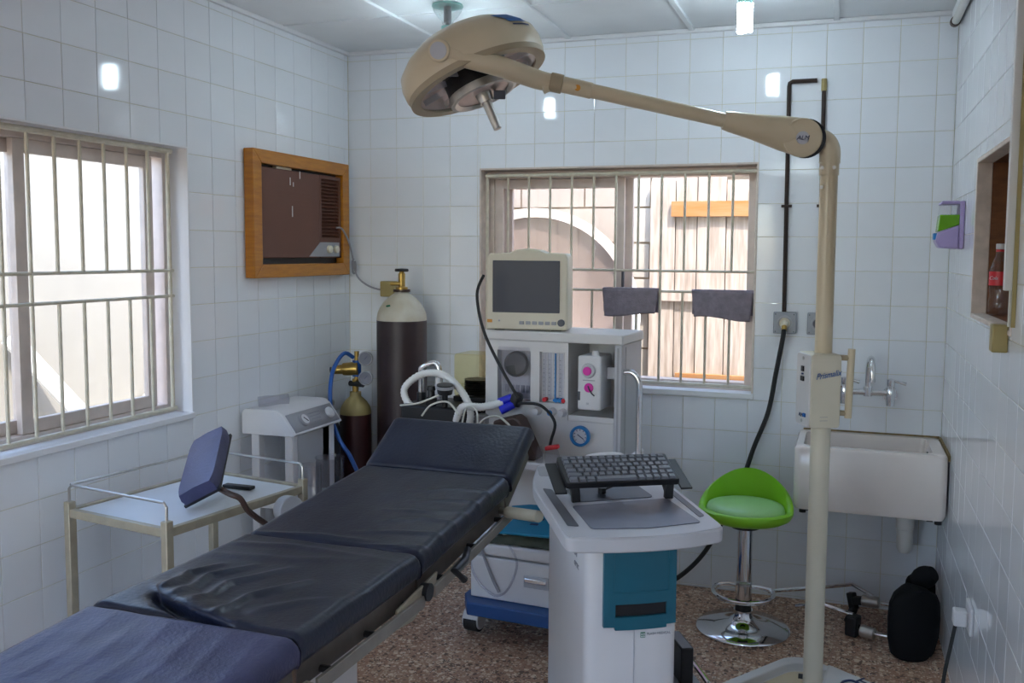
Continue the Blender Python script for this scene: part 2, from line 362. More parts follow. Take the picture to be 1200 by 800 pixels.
# tiles: one object each, sharing one mesh when whole
TS, GAP = 0.15, 0.0018
def tile_mesh(w, h, key):
    b = 0.0014; t = GR+0.002; x, y = w/2, h/2
    vs_ = [(-x,-y,-t),(x,-y,-t),(x,y,-t),(-x,y,-t),(-x,-y,-b*.6),(x,-y,-b*.6),(x,y,-b*.6),(-x,y,-b*.6),(-x+b,-y+b,0),(x-b,-y+b,0),(x-b,y-b,0),(-x+b,y-b,0)]
    fs_ = [(0,1,5,4),(1,2,6,5),(2,3,7,6),(3,0,4,7),(4,5,9,8),(5,6,10,9),(6,7,11,10),(7,4,8,11),(8,9,10,11)]
    me = bpy.data.meshes.new('tile'); me.from_pydata(vs_, [], fs_); me.materials.append(M['tile']); return me
TM = {}
def tile_wall(wall, a0, a1, ao, z0, z1, zo, hole, place):
    """cells of the grid (offsets ao, zo) clipped to the wall and to the opening"""
    i0 = math.floor((a0-ao)/TS); i1 = math.ceil((a1-ao)/TS); j0 = math.floor((z0-zo)/TS); j1 = math.ceil((z1-zo)/TS)
    for i in range(i0, i1):
        for j in range(j0, j1):
            r = [max(a0, ao+i*TS), min(a1, ao+(i+1)*TS), max(z0, zo+j*TS), min(z1, zo+(j+1)*TS)]
            cells = [r]
            if hole:
                ha0, ha1, hz0, hz1 = hole
                if r[0] < ha1 and r[1] > ha0 and r[2] < hz1 and r[3] > hz0:
                    cells = []
                    if r[0] < ha0: cells.append([r[0], ha0, r[2], r[3]])
                    if r[1] > ha1: cells.append([ha1, r[1], r[2], r[3]])
                    m0, m1 = max(r[0], ha0), min(r[1], ha1)
                    if r[2] < hz0: cells.append([m0, m1, r[2], hz0])
                    if r[3] > hz1: cells.append([m0, m1, hz1, r[3]])
            for c in cells:
                w, h = c[1]-c[0]-GAP, c[3]-c[2]-GAP
                if w < 0.008 or h < 0.008: continue
                k = (round(w, 3), round(h, 3))
                if k not in TM: TM[k] = tile_mesh(w, h, k)
                o = bpy.data.objects.new('tile', TM[k]); COL.objects.link(o); o.parent = wall
                o.matrix_basis = place((c[0]+c[1])/2, (c[2]+c[3])/2) @ Matrix.Rotation(R(random.uniform(-.35, .35)), 4, 'X') @ Matrix.Rotation(R(random.uniform(-.35, .35)), 4, 'Y')
ZO = 0.0125
def frame(x, y, z, o): return Matrix(((x[0],y[0],z[0],o[0]),(x[1],y[1],z[1],o[1]),(x[2],y[2],z[2],o[2]),(0,0,0,1)))
tile_wall(WB, 0, W, 2.829-3.0, 0, H, ZO, (BWX0, BWX1, WZ0, WZ1), lambda a, z: frame((1,0,0),(0,0,1),(0,-1,0),(a,0,z)))
tile_wall(WL, -2.25, 0, -0.0437, 0, H, ZO, (LWY0, LWY1, WZ0-0.012, WZ1-0.01), lambda a, z: frame((0,1,0),(0,0,1),(1,0,0),(0,a,z)))
tile_wall(WR, -1.95, 0, -0.09, 0, H, ZO, (HY0, HY1, HZ0, HZ1), lambda a, z: frame((0,-1,0),(0,0,1),(-1,0,0),(W,a,z)))
# the rest of the tiling, behind the viewer and out of view: plain rendered strips
b = MB().box(-GR-0.001, 0.0, YF, LWY0, 0, H).box(-GR-0.001, 0.0, LWY0, -2.25, 0, WZ0-0.012).box(-GR-0.001, 0.0, LWY0, -2.25, WZ1-0.01, H)
b.build('plain_tiling', 'tile', WL, smooth=0)
MB().box(W, W+GR+0.001, YF, -1.95, 0, H).build('plain_tiling', 'tile', WR, smooth=0)

# ceiling panels and cover strips
CXL = [0.0, 0.585, 1.20, 1.787, 2.416, W]
CYL = [0.0, -0.60, -1.20, -1.80, -2.40, -3.0, -3.6, -4.2, -4.8, YF]
for i in range(5):
    for j in range(len(CYL)-1):
        dz = random.uniform(0, 0.004)
        bx('panel', 'ceiling', CEI, CXL[i]+0.003, CXL[i+1]-0.003, CYL[j+1]+0.003, CYL[j]-0.003, H-dz, H+0.014)
for x in CXL[1:-1]: bx('cover_strip', 'ceiling', CEI, x-0.012, x+0.012, YF, 0, H-0.013, H+0.002, 0.003)
for y in CYL[1:3]:
    bx('cover_strip', 'ceiling', CEI, 0.0, W, y-0.004, y+0.004, H-0.007, H+0.002)
for k, (a, c, d, e) in enumerate(((0, W, -0.02, 0.0), )): bx('trim_back', 'paint', CEI, a, c, d, e, H-0.022, H-0.002, 0.004)
bx('trim_left', 'paint', CEI, 0, 0.02, YF, 0, H-0.022, H-0.002, 0.004)
bx('trim_right', 'paint', CEI, W-0.03, W, YF, 0, H-0.05, H-0.004, 0.006)

# ------------------------------------------------------------------ windows (bars, frames, panes)
def bar(p0, p1, parent, r=0.0062, name='bar'):
    return MB().cyl(p0, p1, r, n=8).build(name, 'barpaint', parent)
w1 = thing('window_1', (1.42, 0.09, WZ0), 'wide sliding window with cream burglar bars and an open half', None, kind='structure')
def jamb(b, x0, x1, z0, z1, t, y0, y1):
    return b.box(x0, x0+t, y0, y1, z0, z1).box(x1-t, x1, y0, y1, z0, z1).box(x0+t, x1-t, y0, y1, z0, z0+t).box(x0+t, x1-t, y0, y1, z1-t, z1)
jamb(MB(), BWX0-0.001, BWX1+0.001, WZ0-0.001, WZ1+0.001, 0.008, -0.003, TH-0.01).build('reveal', 'plaster', w1, smooth=0)
jamb(MB(), BWX0+0.010, BWX1-0.010, WZ0+0.010, WZ1-0.010, 0.038, 0.075, 0.155).build('window_frame', 'alu', w1, 0.002)
bx('window_sill', 'paint', w1, BWX0-0.004, BWX1+0.004, -0.012, 0.075, WZ0-0.014, WZ0+0.012, 0.003)
for nm, y0, y1, dx in (('sash', 0.085, 0.11, 0.0), ('sash', 0.122, 0.147, 0.035)):
    s_ = jamb(MB(), 0.79+dx, 1.462+dx, WZ0+0.05, WZ1-0.05, 0.045, y0, y1).build(nm, 'alu', w1, 0.002)
    bx('pane', 'dirtyglass', s_, 0.83+dx, 1.42+dx, (y0+y1)/2-0.002, (y0+y1)/2+0.002, WZ0+0.09, WZ1-0.09)
bx('latch', 'darkgrey', w1, 1.455, 1.468, 0.07, 0.086, 1.42, 1.50, 0.003)
BY = 0.03
bbx = [0.77+0.1105*i for i in range(13)]
bar((BWX0+0.02, BY, 1.502), (BWX1-0.008, BY, 1.502), w1, name='rail'); bar((BWX0+0.02, BY, 1.405), (BWX1-0.008, BY, 1.405), w1, name='rail')
bar((BWX0+0.02, BY, WZ1-0.035), (BWX1-0.008, BY, WZ1-0.035), w1, 0.010, 'rail'); bar((BWX0+0.02, BY, WZ0+0.035), (BWX1-0.008, BY, WZ0+0.035), w1, 0.010, 'rail')
for i, x in enumerate(bbx):
    if i in (0, 6, 8, 12): bar((x, BY, WZ0+0.03), (x, BY, WZ1-0.03), w1, 0.008 if i in (0, 12) else 0.0066)
    else:
        bar((x, BY, 1.502), (x, BY, WZ1-0.03), w1); bar((x-0.003, BY, WZ0+0.03), (x-0.003, BY, 1.405), w1)

w2 = thing('window_2', (-0.09, -1.92, WZ0), 'sliding window in the left wall with cream burglar bars', None, kind='structure')
def jambx(b, y0, y1, z0, z1, t, x0, x1):
    return b.box(x0, x1, y0, y0+t, z0, z1).box(x0, x1, y1-t, y1, z0, z1).box(x0, x1, y0+t, y1-t, z0, z0+t).box(x0, x1, y0+t, y1-t, z1-t, z1)
Z0, Z1 = WZ0-0.012, WZ1-0.01
jambx(MB(), LWY0-0.001, LWY1+0.001, Z0-0.001, Z1+0.001, 0.006, -TH+0.01, 0.003).build('reveal', 'paint', w2, smooth=0)
jambx(MB(), LWY0+0.008, LWY1-0.008, Z0+0.008, Z1-0.008, 0.036, -0.165, -0.085).build('window_frame', 'alu', w2, 0.002)
bx('window_sill', 'paint', w2, -0.085, 0.012, LWY0-0.004, LWY1+0.004, Z0-0.014, Z0+0.010, 0.003)
for y0, y1, x0, x1 in ((-1.965, -1.335, -0.118, -0.093), (-2.56, -1.90, -0.155, -0.130)):
    s_ = jambx(MB(), y0, y1, Z0+0.045, Z1-0.045, 0.045, x0, x1).build('sash', 'alu', w2, 0.002)
    bx('pane', 'glass', s_, (x0+x1)/2-0.002, (x0+x1)/2+0.002, y0+0.04, y1-0.04, Z0+0.085, Z1-0.085)
XB = -0.03
lby = [-1.322-0.1075*i for i in range(12)]
for z, r in ((1.502, 0.0062), (1.402, 0.0062), (Z1-0.022, 0.011), (Z0+0.035, 0.010)): bar((XB, LWY0+0.02, z), (XB, LWY1-0.06, z), w2, r, 'rail')
for i, y in enumerate(lby):
    if i in (0, 6, 11, 7): bar((XB, y, Z0+0.03), (XB, y, Z1-0.02), w2, 0.008 if i in (0, 11) else 0.0062)
    else:
        bar((XB, y, 1.502), (XB, y, Z1-0.02), w2); bar((XB, y, Z0+0.03), (XB, y, 1.402), w2)

# ------------------------------------------------------------------ the yard outside
struct('yard_ground', MB().box(-6, 8, -9, 6, -0.6, -0.35), 'yard', 'pale concrete yard outside the windows')
yw = struct('yard_wall', MB().box(-2.3, -1.85, -8, 3.5, -0.4, 2.16), 'yardwall', 'cream rendered boundary wall outside the left window')
bw = struct('block_wall', MB().box(-1.85, 4.5, 1.28, 1.5, -0.4, 2.085), 'mortar', 'whitewashed block wall outside the wide window')
bm = None
for j in range(11):
    z0 = -0.30+0.2165*j
    for i in range(-4, 5):
        x0 = -0.03+0.42*i+(0.21 if j % 2 else 0)-0.3
        if x0 > 1.5: continue
        o = MB().box(x0+0.006, x0+0.414, 1.265, 1.29, z0+0.006, z0+0.2105).build('block', 'block', bw, smooth=0)
bx('coping', 'block', bw, -1.85, 4.5, 1.25, 1.55, 2.07, 2.11)
# weathered plank screen in front of the blocks
ps = thing('plank_screen', (1.85, 1.2, -0.35), 'weathered wooden plank screen standing outside the window', 'fence', group=None)
xs = 1.36
for k in range(8):
    wdt = (0.155, 0.13, 0.17, 0.15, 0.14, 0.16, 0.15, 0.17)[k]
    bx('plank', 'plank', ps, xs, xs+wdt-0.006, 1.215+0.006*(k % 2), 1.24+0.006*(k % 2), -0.35, 2.02+0.03*((k*7) % 3))
    xs += wdt
bx('cross_board', 'plankorange', ps, 1.49, 2.55, 1.185, 1.215, 1.805, 1.895)
bx('cross_board', 'plankorange', ps, 1.53, 2.55, 1.185, 1.215, 0.775, 0.865)
bx('cross_board', 'plank', ps, 1.30, 2.55, 1.19, 1.215, 1.30, 1.36)
dsh = thing('round_dish', (0.68, 1.1, 0.5), 'large round dish with a white rim leaning outside the hazy window pane', 'dish')
ax_ = V((0.05, -1, 0.12)).normalized(); dc = V((0.68, 0.98, 1.19))
MB().lathe([(0.0, -0.14), (0.25, -0.12), (0.45, -0.06), (0.612, 0.0), (0.612, -0.02), (0.45, -0.08), (0.25, -0.14), (0, -0.16)], dc, ax_, 48).build('dish_skin', 'dish', dsh)
MB().lathe([(0.612, -0.03), (0.612, 0.02), (0.667, 0.02), (0.667, -0.03), (0.612, -0.03)], dc, ax_, 64).build('dish_rim', 'rimwhite', dsh)
MB().beam((0.68, 1.14, -0.35), (0.68, 1.16, 1.1), 0.06, 0.06).build('mast', 'grey', dsh)
for k, (p0, p1) in enumerate((((-1.80, -0.50, 1.10), (-1.42, 0.55, -0.32)), ((-1.60, -0.75, -0.30), (-1.80, 0.55, 0.62)))):
    o = MB().beam(p0, p1, 0.05, 0.09).build('white_board', 'rimwhite'); 
    tag(o, ('long white board leaning against the yard wall', 'white board leaning low on the yard wall')[k], 'board')
o = MB().obox((-1.15, 0.55, -0.08), (0.35, 0.35, 0.55), (1, .2, 0), (-.2, 1, 0), (0, 0, 1)).build('concrete_kerb_block', 'yard', bevel=0.03); tag(o, 'rough concrete block on the ground by the yard wall', 'block')

# ------------------------------------------------------------------ operating table
ot = thing('operating_table', (1.26, -2.35, 0), 'black vinyl operating table with a raised head section on steel rails', 'operating table')
BX0, BX1 = 1.005, 1.512
def fold(x, y, pts, amp, wid):
    """height of a ridge that follows a polyline"""
    best = 9; tt = 0; n = len(pts)-1
    for i in range(n):
        ax, ay = pts[i]; cx, cy = pts[i+1]; dx, dy = cx-ax, cy-ay; L2 = dx*dx+dy*dy
        t = max(0, min(1, ((x-ax)*dx+(y-ay)*dy)/L2)); d = math.hypot(x-ax-t*dx, y-ay-t*dy)
        if d < best: best = d; tt = (i+t)/n
    return amp*math.exp(-(best/wid)**2)*(0.35+0.65*math.sin(PI*min(1, max(0, tt*0.8+0.2))))
def wrinkle(sec, x, y):
    h = 0.0016*noise.noise(V((x*16, y*9, sec*3))) + 0.0022*noise.noise(V((x*5, y*6, 7+sec)))
    if sec == 2:
        for pts, a, w in ((((1.09, -2.655), (1.14, -2.69), (1.25, -2.735), (1.37, -2.785)), 0.018, 0.020),
                          (((1.11, -2.66), (1.08, -2.59), (1.11, -2.51)), 0.011, 0.013), (((1.16, -2.68), (1.14, -2.59), (1.19, -2.49)), 0.011, 0.013),
                          (((1.22, -2.70), (1.21, -2.61), (1.28, -2.48)), 0.009, 0.014), (((1.30, -2.74), (1.30, -2.66), (1.37, -2.54)), 0.010, 0.014),
                          (((1.05, -2.45), (1.25, -2.42), (1.42, -2.36)), 0.004, 0.02), (((1.36, -2.72), (1.42, -2.65), (1.5, -2.60)), 0.005, 0.018),
                          (((1.12, -2.715), (1.22, -2.765), (1.36, -2.80)), -0.028, 0.020), (((1.05, -2.36), (1.2, -2.33), (1.5, -2.35)), 0.004, 0.015)):
            h += fold(x, y, pts, a, w)
    if sec == 1:
        for q in range(6):
            y0 = -1.80-0.085*q
            h += fold(x, y, ((1.52, y0), (1.42, y0-0.015*(q % 3)), (1.28+0.04*(q % 2), y0-0.05)), 0.0045, 0.012)
        h += fold(x, y, ((1.03, -2.27), (1.2, -2.24), (1.36, -2.235)), 0.005, 0.012)
    if sec == 3:
        for q in range(7):
            x0 = 1.03+0.07*q; h += fold(x, y, ((x0, -2.84), (x0+0.03, -2.98), (x0+0.02, -3.15)), 0.0012, 0.012)
    return h
def mattress(sec, y0, z0, y1, z1, m, t=0.062, droop=0.0):
    nu, nv = 96, max(30, int(abs(y1-y0)*200)); b = MB(); rr = 0.022
    prof = [(0.004, -t)]
    prof += [(0.0, -t+0.01), (0.0, -rr)]
    prof += [(rr*(1-math.cos(R(a))), -rr*(1-math.sin(R(a)))) for a in (30, 60)]
    top = [(rr+(BX1-BX0-2*rr)*k/nu, 0.0) for k in range(nu+1)]
    full = prof+top+[(BX1-BX0-p, q) for p, q in reversed(prof)]
    dirv = V((0, y1-y0, z1-z0)).normalized(); nrm = V((0, -dirv.z, dirv.y)) if dirv.y > 0 else V((0, dirv.z, -dirv.y))
    rows = []
    for j in range(nv+1):
        s_ = j/nv; c = V((0, y0+(y1-y0)*s_, z0+(z1-z0)*s_))
        e = min(s_, 1-s_)*abs(y1-y0); lip = -0.010*max(0, 1-e/0.012)**2
        row = []
        for p, q in full:
            x = BX0+p; h = wrinkle(sec, x, c.y) if q > -0.03 else 0.3*wrinkle(sec, x, c.y)
            f_ = 1.0 if q > -0.03 else 0.6
            bulge = 0.004*math.sin(PI*min(1, -q/t)) * (1 if p > 0.25 else -1) if q < -0.001 else 0
            ys = 0.0
            if sec == 2 and q > -0.03: ys = -0.045*max(0, fold(x, c.y, ((1.09, -2.66), (1.14, -2.695), (1.25, -2.74), (1.35, -2.775)), 1.0, 0.016))
            row.append(V((x+bulge, max(c.y+ys, -2.797) if sec == 2 else c.y, c.z))+nrm*(q+(h+lip)*f_))
        rows.append(row)
    n = len(full)
    b.add([p for r_ in rows for p in r_], [(j*n+i, j*n+i+1, (j+1)*n+i+1, (j+1)*n+i) for j in range(nv) for i in range(n-1)] + [(j*n+n-1, j*n, (j+1)*n, (j+1)*n+n-1) for j in range(nv)] + [list(range(n))[::-1], list(range(nv*n, nv*n+n))])
    return b.build(('headrest_pad', 'back_pad', 'seat_pad', 'leg_pad')[sec], m, ot, smooth=60)
HEAD = ((-1.645, 0.890), (-1.430, 1.012)); BACK = ((-2.268, 0.843), (-1.650, 0.889)); SEAT = ((-2.796, 0.848), (-2.273, 0.843)); LEG = ((-3.30, 0.822), (-2.802, 0.848))
mattress(0, *HEAD[0], *HEAD[1], 'leather'); mattress(1, *BACK[0], *BACK[1], 'leather'); mattress(2, *SEAT[0], *SEAT[1], 'leather'); mattress(3, *LEG[0], *LEG[1], 'leather_lit')
def along(seg, s_, dz): (a, b_), (c, d) = seg; return (a+(c-a)*s_, b_+(d-b_)*s_+dz)
for seg, nm in ((HEAD, 'head_frame'), (BACK, 'back_frame'), (SEAT, 'seat_frame'), (LEG, 'leg_frame')):
    (ya, za), (yb, zb) = seg; dn = 0.075; b = MB()
    b.beam((BX0+0.25, ya+0.004, za-dn), (BX0+0.25, yb-0.004, zb-dn), BX1-BX0-0.06, 0.014)
    for x in (BX0+0.022, BX1-0.016): b.beam((x, ya+0.003, za-dn-0.016), (x, yb-0.003, zb-dn-0.016), 0.012, 0.05)
    b.build(nm, 'railsteel', ot, 0.002)
for x, sg in ((BX1+0.018, 1), (BX0-0.018, -1)):
    for seg, s0, s1 in ((BACK, 0.06, 0.97), (SEAT, 0.06, 0.97), (LEG, 0.30, 0.96)):
        y0, z0 = along(seg, s0, -0.112); y1, z1 = along(seg, s1, -0.112)
        rl = MB().beam((x, y0, z0), (x, y1, z1), 0.010, 0.030).build('side_rail', 'sidesteel', ot, 0.002)
        for s_ in (0.12, 0.5, 0.88):
            yy, zz = along(seg, s0+(s1-s0)*s_, -0.105); MB().cyl((x, yy, zz), (x-sg*0.03, yy, zz), 0.008, n=10).build('standoff', 'black', rl)
    y0, z0 = along(SEAT, 1.0, -0.095); MB().cyl((x-sg*0.012, y0, z0), (x+sg*0.010, y0, z0), 0.022, n=20).build('pivot_bolt', 'black', ot)
    MB().prism([(-2.76, 0.74), (-2.70, 0.70), (-2.80, 0.62), (-2.92, 0.62), (-2.95, 0.70), (-2.86, 0.75)], lambda a, c, d: (x-sg*0.028+d, a, c), -0.006, 0.006).build('hinge_plate', 'beigesteel', ot, 0.002)
    MB().prism([(-2.20, 0.775), (-2.22, 0.735), (-2.34, 0.70), (-2.42, 0.71), (-2.42, 0.755)], lambda a, c, d: (x-sg*0.006+d, a, c), -0.004, 0.004).build('bracket_plate', 'beigesteel', ot, 0.002)
g = MB().cyl((1.535, -1.715, 0.797), (1.665, -1.80, 0.820), 0.0175, n=18).build('arm_socket', 'sockbeige', ot, 0.003)
MB().cyl((1.50, -1.69, 0.79), (1.54, -1.72, 0.798), 0.012, n=12).build('socket_pin', 'steel', g)
lv = MB().tube([(1.52, -1.99, 0.765), (1.55, -2.077, 0.768), (1.553, -2.155, 0.765), (1.57, -2.125, 0.732)], 0.010, 10).build('release_lever', 'black', ot)
MB().box(1.10, 1.42, -2.75, -2.15, 0.665, 0.74).build('table_chassis', 'offwhite', ot, 0.01)
MB().box(1.16, 1.36, -2.62, -2.30, 0.12, 0.67).build('column', 'offwhite', ot, 0.02)
MB().box(1.02, 1.50, -3.0, -2.05, 0.04, 0.13).build('base', 'offwhite', ot, 0.03)
for x in (1.08, 1.44):
    for y in (-2.95, -2.12): MB().cyl((x-0.02, y, 0.04), (x+0.02, y, 0.04), 0.04, n=16).build('caster', 'rubber', ot)

# ------------------------------------------------------------------ surgical light on its stand
PX, PY = 2.424, -1.08
sg_ = thing('surgical_light', (PX, PY, 0), 'cream surgical lamp with a big round head on a tall floor stand', 'surgical lamp')
# base: rounded square plate, corner pointing to the wall
def rsq(cx, cy, half, rad, rot, n=8):
    out = []
    for k in range(4):
        a = rot+k*PI/2
        c = V((cx, cy))+V((math.cos(a), math.sin(a)))*(half*1.4142-rad*1.4142)
        for q in range(n+1):
            t = a-PI/4+PI/2*q/n; out.append((c.x+rad*math.cos(t), c.y+rad*math.sin(t)))
    return out
outl = rsq(2.43, -1.14, 0.30, 0.10, PI/2+0.18); inn = [(2.43+(x-2.43)*0.84, -1.14+(y+1.14)*0.84) for x, y in outl]
b = MB(); n = len(outl)
b.add([(x, y, 0.012) for x, y in outl]+[(x, y, 0.052) for x, y in outl]+[(2.43+(x-2.43)*.97, -1.14+(y+1.14)*.97, 0.064) for x, y in outl]+[(x, y, 0.064) for x, y in inn]+[(x, y, 0.030) for x, y in inn],
      [(k*n+i, k*n+(i+1) % n, (k+1)*n+(i+1) % n, (k+1)*n+i) for k in range(4) for i in range(n)]+[list(range(4*n, 5*n)), list(range(n))[::-1]])
bs = b.build('base', 'offwhite', sg_, 0.004)
tag(MB().prism([(2.43+(x-2.43)*0.97, -1.14+(y+1.14)*0.97) for x, y in inn], lambda a, c, d: (a, c, d), 0.029, 0.034).build('base_pan', 'cream', bs), 'cream recessed pan', None)
MB().prism([(2.47, -0.80), (2.62, -0.90), (2.66, -1.02), (2.52, -1.10), (2.45, -1.0)], lambda a, c, d: (a, c, d), 0.034, 0.068).build('base_cover', 'offwhite', bs, 0.012, 3)
bk = MB().tube(smooth_path([(2.515, -0.985, 0.0695), (2.525, -0.945, 0.0695), (2.555, -0.925, 0.0695), (2.585, -0.945, 0.0695)], 6), 0.005, 6).build('marking', 'navy', bs)
text('H', 0.085, (2.595, -0.925, 0.0695), V((0.80, -0.6, 0)), V((0.55, 0.83, 0)), 'navy', bs, 'marking')
for k in range(4):
    a = PI/2+0.18+k*PI/2; MB().cyl((2.43+0.27*math.cos(a)-0.012, -1.14+0.27*math.sin(a), 0.022), (2.43+0.27*math.cos(a)+0.012, -1.14+0.27*math.sin(a), 0.022), 0.022, n=14).build('caster', 'rubber', sg_)
MB().cyl((PX, PY, 0.03), (PX, PY, 1.05), 0.0325, n=28).build('lower_pole', 'creamlight', sg_)
up_ = MB().cyl((PX, PY, 1.05), (PX, PY, 1.885), 0.0285, n=28).build('upper_pole', 'cream', sg_)
MB().cyl((PX, PY, 1.845), (PX, PY, 1.893), 0.0315, n=28).build('collar', 'cream', sg_)
for dx, z in ((-0.022, 1.868), (0.016, 1.868), (-0.022, 1.805)):
    MB().cyl((PX+dx, PY-0.022, z), (PX+dx, PY-0.034, z), 0.006, n=12).build('screw', 'steel', up_)
# elbow at the top of the pole, and the arm
dP = (V((PX, PY, 1.9))-CAM).dot(FWD)
EL = [V((PX, PY, 1.885)), V((PX, PY, 1.925)), V((PX-0.012, PY, 1.952)), V((PX-0.035, PY, 1.965)), V((PX-0.06, PY, 1.968))]
MB().tube(smooth_path(EL, 5), 0.034, 20, rad=None).build('elbow', 'cream', sg_)
BO = at(939, 161, dP-0.01); J = at(655, 98, dP-0.03); PV = at(517, 60, dP-0.10)
ad_ = (J-BO).normalized(); vd = ray(800, 130).normalized(); pn = (vd-ad_*vd.dot(ad_)).normalized(); an = ad_.cross(pn)
def armsec(p, h, d, n=16): return [p+an*h*math.cos(2*PI*k/n)+pn*d*math.sin(2*PI*k/n) for k in range(n)]
rows = [armsec(BO+ad_*s_, h, d) for s_, h, d in ((-0.02, 0.058, 0.03), (0.0, 0.062, 0.033), (0.06, 0.057, 0.034), (0.16, 0.042, 0.031), (0.24, 0.034, 0.029), (0.262, 0.030, 0.028))]
b = MB(); b.add([p for r_ in rows for p in r_], [(j*16+k, j*16+(k+1) % 16, (j+1)*16+(k+1) % 16, (j+1)*16+k) for j in range(5) for k in range(16)]+[list(range(16))[::-1], list(range(80, 96))])
am = b.build('spring_arm', 'cream', sg_)
cp = MB().cyl(BO-vd*0.036, BO+vd*0.036, 0.063, n=36).build('arm_joint', 'cream', sg_, 0.004)
MB().cyl(BO-ad_*0.012-vd*0.030, BO-ad_*0.012+vd*0.030, 0.0635, n=36).build('joint_gap', 'black', sg_)
lg = MB().cyl(BO-vd*0.0385, BO-vd*0.036, 0.021, n=28).build('badge', 'lightgrey', cp)
text('ALM', 0.020, BO-vd*0.0392, vd.cross(V((0, 0, 1))), V((0, 0, 1)), 'navy', lg, shear=0.3)
MB().cyl(BO+ad_*0.25, J+ad_*0.0, 0.0235, n=20).build('arm_tube', 'cream', sg_)
MB().cyl(J-ad_*0.012, J+ad_*0.03, 0.031, n=22).build('swivel_collar', 'rimtan', sg_, 0.003)
MB().cyl(J-ad_*0.11, J-ad_*0.012, 0.0265, n=20).build('collar_sleeve', 'cream', sg_, 0.002)
MB().cyl(J-ad_*0.065-vd*0.0268, J-ad_*0.065-vd*0.0262, 0.010, n=16).build('badge', 'orange', sg_)
# yoke from the collar to the head pivot
yk = smooth_path([J+ad_*0.02, J+ad_*0.07+an*0.002, (J+PV)/2+UP*0.003-vd*0.02, PV+(J-PV)*0.16-vd*0.012, PV-vd*0.004], 6)
MB().tube(yk, 0.028, 18, rad=[0.026+0.007*math.sin(PI*i/(len(yk)-1)) for i in range(len(yk))]).build('yoke', 'cream', sg_)
k_ = MB().cyl(J+ad_*0.01-an*-0.0, J+ad_*0.055-UP*0.03, 0.017, n=14).build('yoke_foot', 'cream', sg_)
pv = MB().cyl(PV-vd*0.035, PV+vd*0.13, 0.036, n=26).build('head_pivot', 'cream', sg_, 0.004)
MB().cyl(PV-vd*0.038, PV-vd*0.034, 0.027, n=26).build('pivot_cap', 'lightgrey', pv)
# lamp head
HD = at(560, 95, dP+0.12); hv = (HD-CAM).normalized()
hr = hv.cross(UP).normalized(); hu = hr.cross(hv)
ndn = (0.955*(0.40*hr-0.917*hu)-0.296*hv).normalized(); nup = -ndn
RH = 0.240
hs = MB().lathe([(RH-0.012, 0.004), (RH+0.004, 0.0), (RH+0.012, 0.020), (RH+0.014, 0.055), (RH+0.006, 0.088), (RH-0.03, 0.125), (RH-0.075, 0.155), (RH-0.14, 0.175), (0.0, 0.182)], HD, nup, 64).build('lamp_housing', 'cream', sg_, smooth=50)
MB().lathe([(RH-0.028, -0.002), (RH-0.028, -0.010), (RH+0.006, -0.010), (RH+0.008, 0.012), (RH-0.012, 0.012)], HD, nup, 64).build('rim_band', 'rimtan', hs)
MB().lathe([(RH-0.022, 0.004), (RH-0.05, 0.05), (RH-0.12, 0.085), (0.05, 0.10), (0, 0.10)], HD, nup, 48).build('reflector', 'pink', hs)
MB().lathe([(RH-0.026, -0.004), (0.09, -0.004)], HD, nup, 48).build('front_glass', 'clear', hs, smooth=0)
for k in range(10):
    a = 2*PI*k/10; e1 = nup.orthogonal().normalized(); e2 = nup.cross(e1); d_ = e1*math.cos(a)+e2*math.sin(a)
    MB().beam(HD+d_*0.11+nup*0.02, HD+d_*(RH-0.035)+nup*0.012, 0.004, 0.02, nup).build('reflector_rib', 'lightgrey', hs)
dr = MB().lathe([(0.0, 0.05), (0.112, 0.05), (0.116, -0.030), (0.0, -0.030)], HD, nup, 40).build('centre_drum', 'black', hs)
MB().lathe([(0.092, -0.030), (0.120, -0.030), (0.120, -0.056), (0.108, -0.058), (0.092, -0.050)], HD, nup, 40).build('drum_ring', 'steel', dr)
MB().lathe([(0.0, -0.048), (0.094, -0.048)], HD, nup, 40).build('drum_glass', 'pink', dr, smooth=0)
HP = HD+ndn*0.045
h1 = MB().cyl(HP, HP+ndn*0.035, 0.030, 0.024, 20).build('handle_socket', 'steel', hs)
MB().cyl(HP+ndn*0.03, HP+ndn*0.135, 0.0175, 0.0145, 18).build('sterile_handle', 'steel', hs, 0.003)
MB().obox(HP+hr*0.055+ndn*0.005, (0.04, 0.03, 0.03), hr, hv, hu).build('handle_clip', 'darkgrey', hs, 0.003)
e1 = (hr-nup*hr.dot(nup)).normalized(); e2 = nup.cross(e1)
# blue sticker on the dome, white stripes on the low side
def dome(rad, ang):
    prof = [(RH+0.014, 0.055), (RH+0.006, 0.088), (RH-0.03, 0.125), (RH-0.075, 0.155), (RH-0.14, 0.175)]
    for (r0, z0), (r1, z1) in zip(prof, prof[1:]):
        if r1 <= rad <= r0:
            t = (r0-rad)/(r0-r1); return HD+nup*(z0+(z1-z0)*t+0.003)+(e1*math.cos(ang)+e2*math.sin(ang))*(rad+0.003)
    return HD+nup*0.06+(e1*math.cos(ang)+e2*math.sin(ang))*(RH+0.0155)
fr_ang = math.atan2(e2.dot(-hv), e1.dot(-hv))
a0 = fr_ang*0.62 if fr_ang > 0 else fr_ang*0.62
MB().grid(lambda u, v: dome(0.2485-0.034*v, R(-46)+0.34*(u-0.5)-0.16*v), 6, 4).build('sticker', 'inkblue', hs, smooth=0)
MB().grid(lambda u, v: dome(0.2520-0.0015*v, R(-44)+0.34*(u-0.5)), 6, 1).build('sticker', 'navy', hs, smooth=0)
